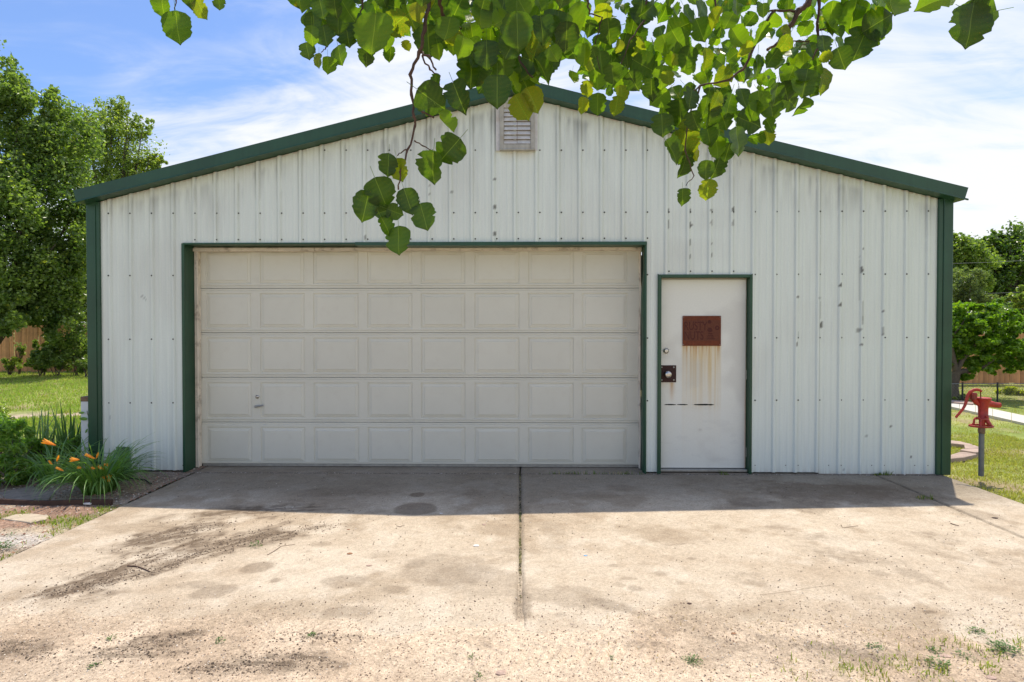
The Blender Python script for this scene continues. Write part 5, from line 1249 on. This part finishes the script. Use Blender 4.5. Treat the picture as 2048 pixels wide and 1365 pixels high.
for (px, py, r, n, lab) in ((1385,1327,.045,90,'bushy green weed in the sand right of the bottom centre'),(222,1284,.025,30,'small weed in the dark earth lower left'),(438,1287,.025,34,'tiny upright weed lower left of centre'),
    (622,1277,.022,34,'flat weed left of the centre joint near the bottom'),(512,1092,.05,34,'sparse green weed in the brown smears'),(190,1338,.025,30,'pale weed at the bottom left corner area'),(8,1290,.0,1,'') if 0 else (1750,1302,.035,60,'round green weed left of the bottom right grass'),
    (1952,1265,.045,80,'dark tufted weed on the sand near the right edge'),(1872,1308,.028,50,'small dark weed right of the round one'),(2010,1304,.07,170,'wide patch of low green clover near the right edge'),(1876,1338,.05,80,'leggy weed in front of the bottom right grass'),
    (1930,1320,.04,50,'weed between the clover patch and the leggy weed'),(10,1095,.08,150,'weedy clump at the left edge beside the driveway'),(955,1362,.03,24,'tuft of thin weeds at the bottom edge, centre'),(1225,1325,.012,10,'single sprout in the sand near the tyre prints'),
    (22,1072,.04,26,'broad-leaved seedling in the pale gravel at the left edge'),(945,1322,.03,20,'flattened weed with a dark leaf near the bottom centre'),(70,1005,.05,50,'bright weed growing over the rusty edging')):
    weed(px, py, r, n, lab, seed=int(px), L=.010 if r < .05 else .014)

# ================================================================== OVERHANGING TREE (trunk behind the camera, boughs in view)
ot = thing('overhanging_tree', (1.9, -9.4, 0), 'broadleaf tree whose leafy boughs hang in from the top of the picture', 'tree')
hub = Vector((.35, -4.75, 3.35))
mb = MB(); mb.tube([(1.9, -9.4, -.1), (1.86, -9.38, 1.2), (1.7, -9.1, 2.6), (1.55, -8.8, 3.6)], [.24, .19, .17, .13], 12)
mb.tube([(1.6, -8.9, 3.3), (1.3, -7.6, 4.1), (.9, -6.2, 4.1), (.55, -5.2, 3.65), tuple(hub)], [.11, .085, .06, .04, .025], 10)
mb.tube([(1.66, -9.0, 2.9), (2.6, -9.6, 4.0), (3.0, -10.2, 5.2)], [.09, .07, .04], 8); mb.build('trunk', m_bark, ot)
def leafmesh(name, seed, m, wr=.92, fold=.18, curl=.12, notch=0):
    """one broad ovate leaf with a pointed tip and slightly toothed rim, base at the origin, tip at +Y; unit length"""
    g = random.Random(seed); n = 14; V = []; A = []
    for i in range(n+1):
        t = i/n; w = wr*.5*(1-abs(2*min(1, t**.80)-1)**2.3)**.62 if 0 < t < 1 else 0
        if t > .84: w = min(w, wr*.5*(.62*((1-t)/.16)**1.15+.02))
        if i == 0: w = .02
        if i == n: w = .003
        w *= (1+.035*(1 if i % 2 else -1)*(t > .2)+g.uniform(-.03, .03))
        wL, wR = w*(1+g.uniform(-.05, .05)), w*(1+g.uniform(-.05, .05))
        if notch and i == notch: wR *= .66
        if notch and i == notch+3: wL *= .74
        zc = -curl*t*t+.015*sin(t*9+seed); hL = .03*sin(t*12+seed); hR = .03*sin(t*11+seed*2)
        V += [(-wL, t-.02, zc+fold*wL*.9+hL), (-wL*.55, t+.01, zc+fold*wL*.42), (-min(.014, wL*.3), t, zc+.004), (0, t, zc), (min(.014, wR*.3), t, zc+.004), (wR*.55, t+.01, zc+fold*wR*.42), (wR, t-.02, zc+fold*wR*.9+hR)]
        sv = .09 if i % 2 else 0
        A += [0, sv, .1, .9, .1, sv, 0]
    F = [(i*7+j, i*7+j+1, (i+1)*7+j+1, (i+1)*7+j) for i in range(n) for j in range(6)]
    # leaf stalk
    k = len(V); V += [(-.008, -.38, .05), (.008, -.38, .05), (.008, .02, 0), (-.008, .02, 0), (0, -.38, .066), (0, .02, .014)]; A += [.8]*6
    F += [(k, k+1, k+2, k+3), (k, k+3, k+5, k+4), (k+1, k+4, k+5, k+2)]
    o = npmesh(name, V, F, m, np.repeat(np.array(A)[:, None], 3, 1), None, True); me = o.data; bpy.data.objects.remove(o); return me
LM = [leafmesh('leaf', s_, m_lf, wr=w_, fold=f_, curl=c_, notch=nn_) for s_, w_, f_, c_, nn_ in ((1,.92,.15,.10,0),(2,.84,.45,.22,4),(3,.98,.10,.15,0),(4,.88,.28,-.10,6),(5,.95,.6,.3,0),(11,.8,1.0,.55,5),(12,1.0,.35,-.35,0),(13,.75,.8,-.2,3))]
LD = [leafmesh('leaf', s_, m_lf_dark, wr=w_, fold=f_, curl=c_, notch=nn_) for s_, w_, f_, c_, nn_ in ((6,.96,.12,.08,5),(7,.9,.22,.15,0),(8,1.0,.08,.1,7),(14,.85,.7,.4,4))]
LS = [leafmesh('leaf', s_, m_lf_sick, wr=w_, fold=f_, curl=c_, notch=nn_) for s_, w_, f_, c_, nn_ in ((9,.92,.2,.15,3),(10,.85,.35,.25,0))]
BR = {}
def bough(key, lines):
    """lines: list of (list of (px,py,dist), r0, r1)"""
    mb = MB()
    for (pl_, r0, r1) in lines:
        q = [Q(*p) for p in pl_]; qs = []
        for i in range(len(q)-1):
            for s_ in range(4):
                c = q[i].lerp(q[i+1], s_/4); j = .003 if s_ else 0; qs.append(c+Vector((random.uniform(-j, j), random.uniform(-j, j), random.uniform(-j, j))))
        qs.append(q[-1]); m = len(qs); mb.tube(qs, [(r0+(r1-r0)*i/(m-1))*(1+.3*(i % 4 == 0)) for i in range(m)], 7)
    BR[key] = mb.build('branch', m_twig, ot)
def up_to_hub(px, py, d, r):     # from the hub down to a point above the frame
    return None
def feeder(px, d, r):
    p = Q(px, -70, d); mb = MB(); mid = hub.lerp(p, .5)+Vector((0, 0, .12)); mb.tube([hub, hub.lerp(mid, .5)+Vector((0, 0, .04)), mid, mid.lerp(p, .6), p], [r*1.6, r*1.5, r*1.3, r*1.1, r], 7); mb.build('limb', m_twig, ot)
for (px, d, r) in ((360,1.5,.005),(650,1.6,.006),(862,1.4,.008),(1010,1.5,.006),(1160,1.9,.006),(1400,2.0,.007),(1640,2.0,.009),(1930,1.45,.005)): feeder(px, d, r)
bough('a', [([(862,-70,1.4),(858,0,1.4),(850,60,1.38),(838,105,1.38),(820,150,1.38),(823,190,1.38),(828,235,1.37),(830,252,1.37),(815,300,1.36),(800,345,1.35),(797,380,1.35)], .0046, .0016),
            ([(828,207,1.38),(845,225,1.36),(868,236,1.36)], .0026, .0018), ([(829,282,1.37),(845,292,1.37),(861,300,1.37)], .0016, .0012), ([(845,112,1.38),(860,140,1.36),(880,152,1.36),(876,190,1.35)], .0022, .0012),
            ([(838,105,1.38),(858,112,1.37),(872,140,1.36)], .003, .0018), ([(812,300,1.36),(795,312,1.36)], .0016, .001)])
bough('b', [([(862,-70,1.4),(880,0,1.45),(885,30,1.47),(905,45,1.5),(930,62,1.5),(945,75,1.5),(962,85,1.5)], .005, .0016), ([(930,62,1.5),(940,85,1.5),(945,98,1.5)], .0022, .001), ([(850,20,1.4),(835,35,1.42),(822,48,1.42)], .003, .0012),
            ([(1010,-70,1.5),(1020,0,1.5),(1030,90,1.48),(1045,130,1.46),(1070,165,1.46)], .004, .0015)])
bough('c', [([(650,-70,1.6),(648,0,1.6),(640,50,1.6),(645,85,1.6),(652,95,1.6),(642,105,1.6)], .0035, .001), ([(725,-70,1.5),(724,0,1.5),(722,30,1.5),(705,60,1.5)], .003, .001)])
bough('d', [([(1400,-70,2.0),(1430,0,2.0),(1440,60,2.0)], .004, .002), ([(1640,-70,2.0),(1638,0,2.0),(1635,60,2.0),(1638,95,2.0),(1620,125,2.0)], .006, .002), ([(1598,22,2.0),(1582,50,2.0),(1562,85,2.0),(1535,100,1.98)], .009, .004),
            ([(1548,25,2.0),(1520,60,2.0),(1500,110,1.98),(1485,140,1.97),(1460,160,1.96),(1400,172,1.95),(1370,195,1.94)], .006, .002), ([(1640,-70,2.0),(1615,10,2.0),(1598,22,2.0)], .009, .009), ([(1598,22,2.0),(1560,22,2.0),(1520,25,2.0)], .004, .003), ([(1400,172,1.95),(1375,240,1.93),(1370,300,1.92),(1388,352,1.92),(1372,372,1.92)], .003, .001)])
bough('e', [([(1160,-70,1.9),(1175,0,1.9),(1178,28,1.9),(1205,35,1.9),(1190,90,1.9),(1200,140,1.9)], .0035, .001), ([(1300,-70,1.95),(1290,40,1.95),(1260,80,1.93),(1240,140,1.92)], .004, .0012), ([(1640,60,2.0),(1675,50,2.0)], .003, .001), ([(1562,85,2.0),(1620,82,2.0),(1600,95,2.0)], .0025, .001)])
bough('f', [([(1930,-70,1.45),(1945,-20,1.45),(1948,4,1.45)], .0025, .0012), ([(360,-70,1.5),(352,0,1.5),(350,22,1.5)], .0022, .001)])
FILL = []
count = 0
def put_leaf(px, py, size, ang, d, me, br, tilt=None, roll=None):
    """ang: where the tip points in the picture, degrees clockwise from +x; size: length in photo px"""
    global count
    c = Q(px, py, d); L = size*d/FPX
    t = Vector((cos(R(ang)), 0, -sin(R(ang)))); tl = random.uniform(-.5, .5) if tilt is None else tilt; rl = random.uniform(-.8, .8) if roll is None else roll
    t = (t+Vector((0, tl, 0))).normalized(); n = Vector((0, -1, 0))-t*Vector((0, -1, 0)).dot(t); n.normalize(); s_ = t.cross(n)
    n2 = n*cos(rl)+s_*sin(rl); s2 = t.cross(n2)
    M4 = Matrix((( s2.x, t.x, n2.x, 0), (s2.y, t.y, n2.y, 0), (s2.z, t.z, n2.z, 0), (0, 0, 0, 1)))
    o = bpy.data.objects.new('leaf', me); COL.objects.link(o); o.parent = BR[br]
    sx = random.uniform(.92, 1.06)
    o.matrix_local = Matrix.Translation(c-t*L*.5-inv(BR[br])) @ M4 @ Matrix.Diagonal((L*sx, L, L, 1)); count += 1
# leaves placed from the photograph  (px, py, length px, tip angle, kind)   D dark, G green, S blotched
k2 = 2.626
A = [(40,270,85,80,'D'),(205,290,110,80,'G'),(95,320,75,100,'S'),(150,345,85,90,'G'),(475,292,85,95,'G'),(385,175,230,95,'G'),(500,130,150,150,'S'),(675,215,175,85,'D'),(350,290,110,100,'D'),(690,525,170,35,'D'),(760,650,130,60,'G'),
 (830,505,160,70,'D'),(900,380,170,90,'D'),(785,790,160,135,'D'),(690,880,165,100,'D'),(1035,480,175,90,'D'),(1165,570,145,60,'S'),(1225,525,135,60,'S'),(715,430,75,90,'G'),(520,895,120,80,'S'),(425,1015,160,70,'D'),(345,1085,165,100,'D'),(570,1060,140,70,'D'),
 (650,1140,150,75,'D'),(455,1190,110,60,'G'),(515,1265,150,90,'D'),(500,1115,90,20,'D'),(430,1115,90,160,'D'),(462,870,120,100,'D'),(850,250,110,100,'G'),(905,180,120,80,'G'),(620,60,110,90,'S'),(1000,210,110,90,'G'),(940,100,130,100,'G'),(1140,170,190,90,'D'),
 (1275,150,140,80,'D'),(1350,140,170,95,'D'),(1240,330,160,20,'D'),(1290,330,150,120,'D'),(1070,350,130,90,'D'),(1180,420,140,70,'D'),(980,290,150,90,'D'),(1330,290,90,60,'G'),(1400,200,150,90,'D'),(560,240,60,60,'S'),(250,190,120,80,'D'),(70,120,110,90,'D'),(130,190,110,80,'D'),
 (60,190,100,100,'G'),(200,110,130,90,'D'),(290,130,120,80,'D'),(250,60,120,60,'G'),(110,40,120,80,'D'),(180,30,110,90,'D'),(500,40,140,20,'G'),(780,160,130,100,'G'),(740,60,130,90,'D'),(820,60,150,120,'G'),(1060,60,170,100,'D'),(1170,40,150,60,'G'),(440,100,90,90,'G'),
 (620,150,80,95,'S'),(800,250,90,90,'G'),(730,280,90,80,'G'),(920,260,110,60,'D'),(1110,240,150,120,'D')]
for (x, y, s_, an, kd) in A:
    d = 1.35 if (x < 900 and y > 380) else random.uniform(1.3, 1.55)
    me = random.choice({'D': LD, 'G': LM, 'S': LS}[kd]); flat_ = kd == 'D'
    put_leaf(600+x/k2, y/k2, s_/k2*1.02, an, d, me, 'a' if y > 380 and x < 900 else ('c' if x < 400 else 'b'), tilt=random.uniform(-.25, .35), roll=random.uniform(-.35, .35) if flat_ else None)
B = [(115,410,70,95,'G'),(175,555,85,90,'S'),(195,470,85,90,'S'),(250,550,110,90,'G'),(350,560,100,95,'S'),(380,495,90,80,'S'),(185,300,135,90,'G'),(310,170,130,80,'D'),(500,350,150,30,'D'),(670,150,130,160,'D'),(865,520,135,95,'D'),(825,310,110,80,'S'),(600,590,110,85,'G'),(650,790,130,50,'D'),
 (715,750,150,80,'S'),(835,720,95,80,'G'),(705,880,110,95,'D'),(820,895,100,88,'D'),(880,880,110,100,'D'),(828,1000,112,88,'S'),(700,1035,85,85,'D'),(990,745,150,75,'D'),(1085,725,85,150,'G'),(1145,720,85,85,'S'),(1155,660,80,60,'G'),(1050,640,140,20,'D'),(1165,570,130,80,'D'),(1265,535,110,30,'D'),
 (1325,560,95,100,'G'),(1340,440,150,100,'D'),(1440,420,140,80,'S'),(1590,90,160,95,'G'),(1725,120,170,-30,'D'),(1630,230,170,110,'D'),(1530,310,120,70,'D'),(1770,20,150,60,'G'),(590,660,120,85,'D'),(680,600,150,90,'D'),(760,640,110,70,'D'),(850,610,130,80,'D'),(940,560,130,100,'G'),(1020,520,120,70,'D'),
 (1100,540,120,85,'G'),(1190,500,120,90,'D'),(1240,480,100,70,'D'),(740,520,120,100,'D'),(480,70,140,95,'D'),(440,130,120,95,'D'),(390,250,130,95,'D'),(270,330,110,80,'D'),(250,420,100,90,'G'),(330,390,110,80,'D'),(440,430,110,60,'D'),(530,470,110,90,'D'),(1440,240,110,80,'D'),(1380,270,100,70,'D'),
 (1330,330,120,95,'G'),(1480,170,120,60,'G'),(1690,200,120,100,'G'),(590,410,120,90,'G'),(720,310,120,100,'G'),(640,300,110,80,'G'),(700,820,100,120,'D'),(880,780,110,70,'G'),(930,800,100,110,'D'),(1390,460,100,110,'D'),(120,170,70,90,'G'),(210,150,80,90,'D')]
for (x, y, s_, an, kd) in B:
    d = random.uniform(1.85, 2.05); put_leaf(1100+x/k2, y/k2, s_/k2*1.02, an, d, random.choice({'D': LD, 'G': LM, 'S': LS}[kd]), 'e' if x < 560 else 'd', tilt=random.uniform(-.3, .45), roll=random.uniform(-.6, .6))
for (x, y, s_, an, kd, d, br) in ((324,15,38,95,'G',1.5,'f'),(354,55,62,88,'G',1.5,'f'),(401,18,42,70,'S',1.5,'f'),(438,7,26,90,'D',1.5,'f'),(378,-6,40,100,'D',1.5,'f'),(1869,2,66,165,'G',1.45,'f'),(1950,28,78,175,'G',1.45,'f'),(1942,52,84,92,'D',1.43,'f'),(1776,4,74,100,'G',1.9,'e'),(1955,30,60,20,'D',1.44,'f')):
    put_leaf(x, y, s_, an, d, random.choice({'D': LD, 'G': LM, 'S': LS}[kd]), br, tilt=.1, roll=random.uniform(-.4, .4))
# fill between, inside the outline of the bough seen in the photo
LOW = [(575,0),(600,30),(615,75),(650,70),(690,85),(740,95),(790,90),(830,60),(870,95),(920,105),(945,150),(1000,185),(1060,195),(1100,160),(1135,100),(1150,45),(1158,60),(1165,150),(1185,190),(1230,205),(1262,170),(1300,185),(1320,230),(1335,290),(1370,340),(1410,330),(1450,300),(1500,250),(1550,215),(1600,195),(1640,150),(1665,110),(1720,75),(1765,25),(1790,0)]
def low(x):
    for (x0, y0), (x1, y1) in zip(LOW[:-1], LOW[1:]):
        if x0 <= x <= x1: return y0+(y1-y0)*(x-x0)/(x1-x0)
    return -1
rr = random.Random(5); spots = []; tries = 0
while count+len(spots) < 300 and tries < 40000:
    tries += 1; x = rr.uniform(590, 1780); y = rr.uniform(-15, 330)
    if y > low(x)-18: continue
    dens = .55 if x < 1140 else .9
    if rr.random() > dens: continue
    if any((x-a)**2+(y-b)**2 < 24**2 for a, b in spots): continue
    spots.append((x, y))
for (x, y) in spots:
    left = x < 1145; d = rr.uniform(1.4, 1.7) if left else rr.uniform(1.85, 2.25); kd = rr.choices(['D', 'G', 'S'], (.35, .5, .15) if left else (.2, .62, .18))[0]
    put_leaf(x, y, rr.uniform(26, 60) if left else rr.uniform(24, 52), rr.gauss(92, 32), d, rr.choice({'D': LD, 'G': LM, 'S': LS}[kd]), ('c' if x < 760 else 'b') if left else ('e' if x < 1320 else 'd'), tilt=rr.uniform(-.7, .9), roll=rr.uniform(-1.1, 1.1))
# the rest of the crown: joined leaves, in and above the frame
def leafcloud(name, items, me, parent):
    n = len(me.vertices); co = np.zeros(n*3, np.float32); me.vertices.foreach_get('co', co); co = co.reshape(-1, 3); F = np.array([p.vertices[:] for p in me.polygons])
    at = np.zeros(n*4, np.float32); me.color_attributes['tint'].data.foreach_get('color', at); at = at.reshape(-1, 4)[:, :3]
    Vs, Fs, Cs = [], [], []
    for i, (c, L, t, tl, rl) in enumerate(items):
        t = (t+Vector((0, tl, 0))).normalized(); q = Vector((0, -1, 0)); nn = (q-t*q.dot(t)).normalized(); s_ = t.cross(nn); n2 = nn*cos(rl)+s_*sin(rl); s2 = t.cross(n2)
        Rm = np.array(((s2.x, t.x, n2.x), (s2.y, t.y, n2.y), (s2.z, t.z, n2.z)))*L; Vs.append(co@Rm.T+np.array(c)); Fs.append(F+i*n); Cs.append(at)
    return tag(npmesh(name, np.vstack(Vs), np.vstack(Fs), me.materials[0], np.vstack(Cs), parent, True), kind='stuff')
items = []; it2 = []; it3 = []
for i in range(760):
    x = rr.uniform(600, 1780); y = rr.uniform(-10, 330)
    if y > low(x)-26: continue
    left = x < 1145; d = rr.uniform(1.55, 1.9) if left else rr.uniform(2.05, 2.6); an = rr.gauss(92, 35)
    (items if rr.random() < .6 else it2).append((Q(x, y, d), rr.uniform(.038, .075), Vector((cos(R(an)), 0, -sin(R(an)))), rr.uniform(-1.3, 1.3), rr.uniform(-1.2, 1.2)))
for i in range(760):
    x = rr.uniform(250, 2000); y = rr.uniform(-620, -40); d = rr.uniform(1.2, 2.3)
    if (x < 560 or x > 1800) and rr.random() < .7: continue
    an = rr.gauss(90, 40); (it3 if x < 1150 else items).append((Q(x, y, d), rr.uniform(.055, .078), Vector((cos(R(an)), 0, -sin(R(an)))), rr.uniform(-.8, .8), rr.uniform(-1.2, 1.2)))
leafcloud('leaf_mass', items, LM[0], ot); leafcloud('leaf_mass', it2, LM[1], ot); leafcloud('leaf_mass', it3, LD[1], ot)
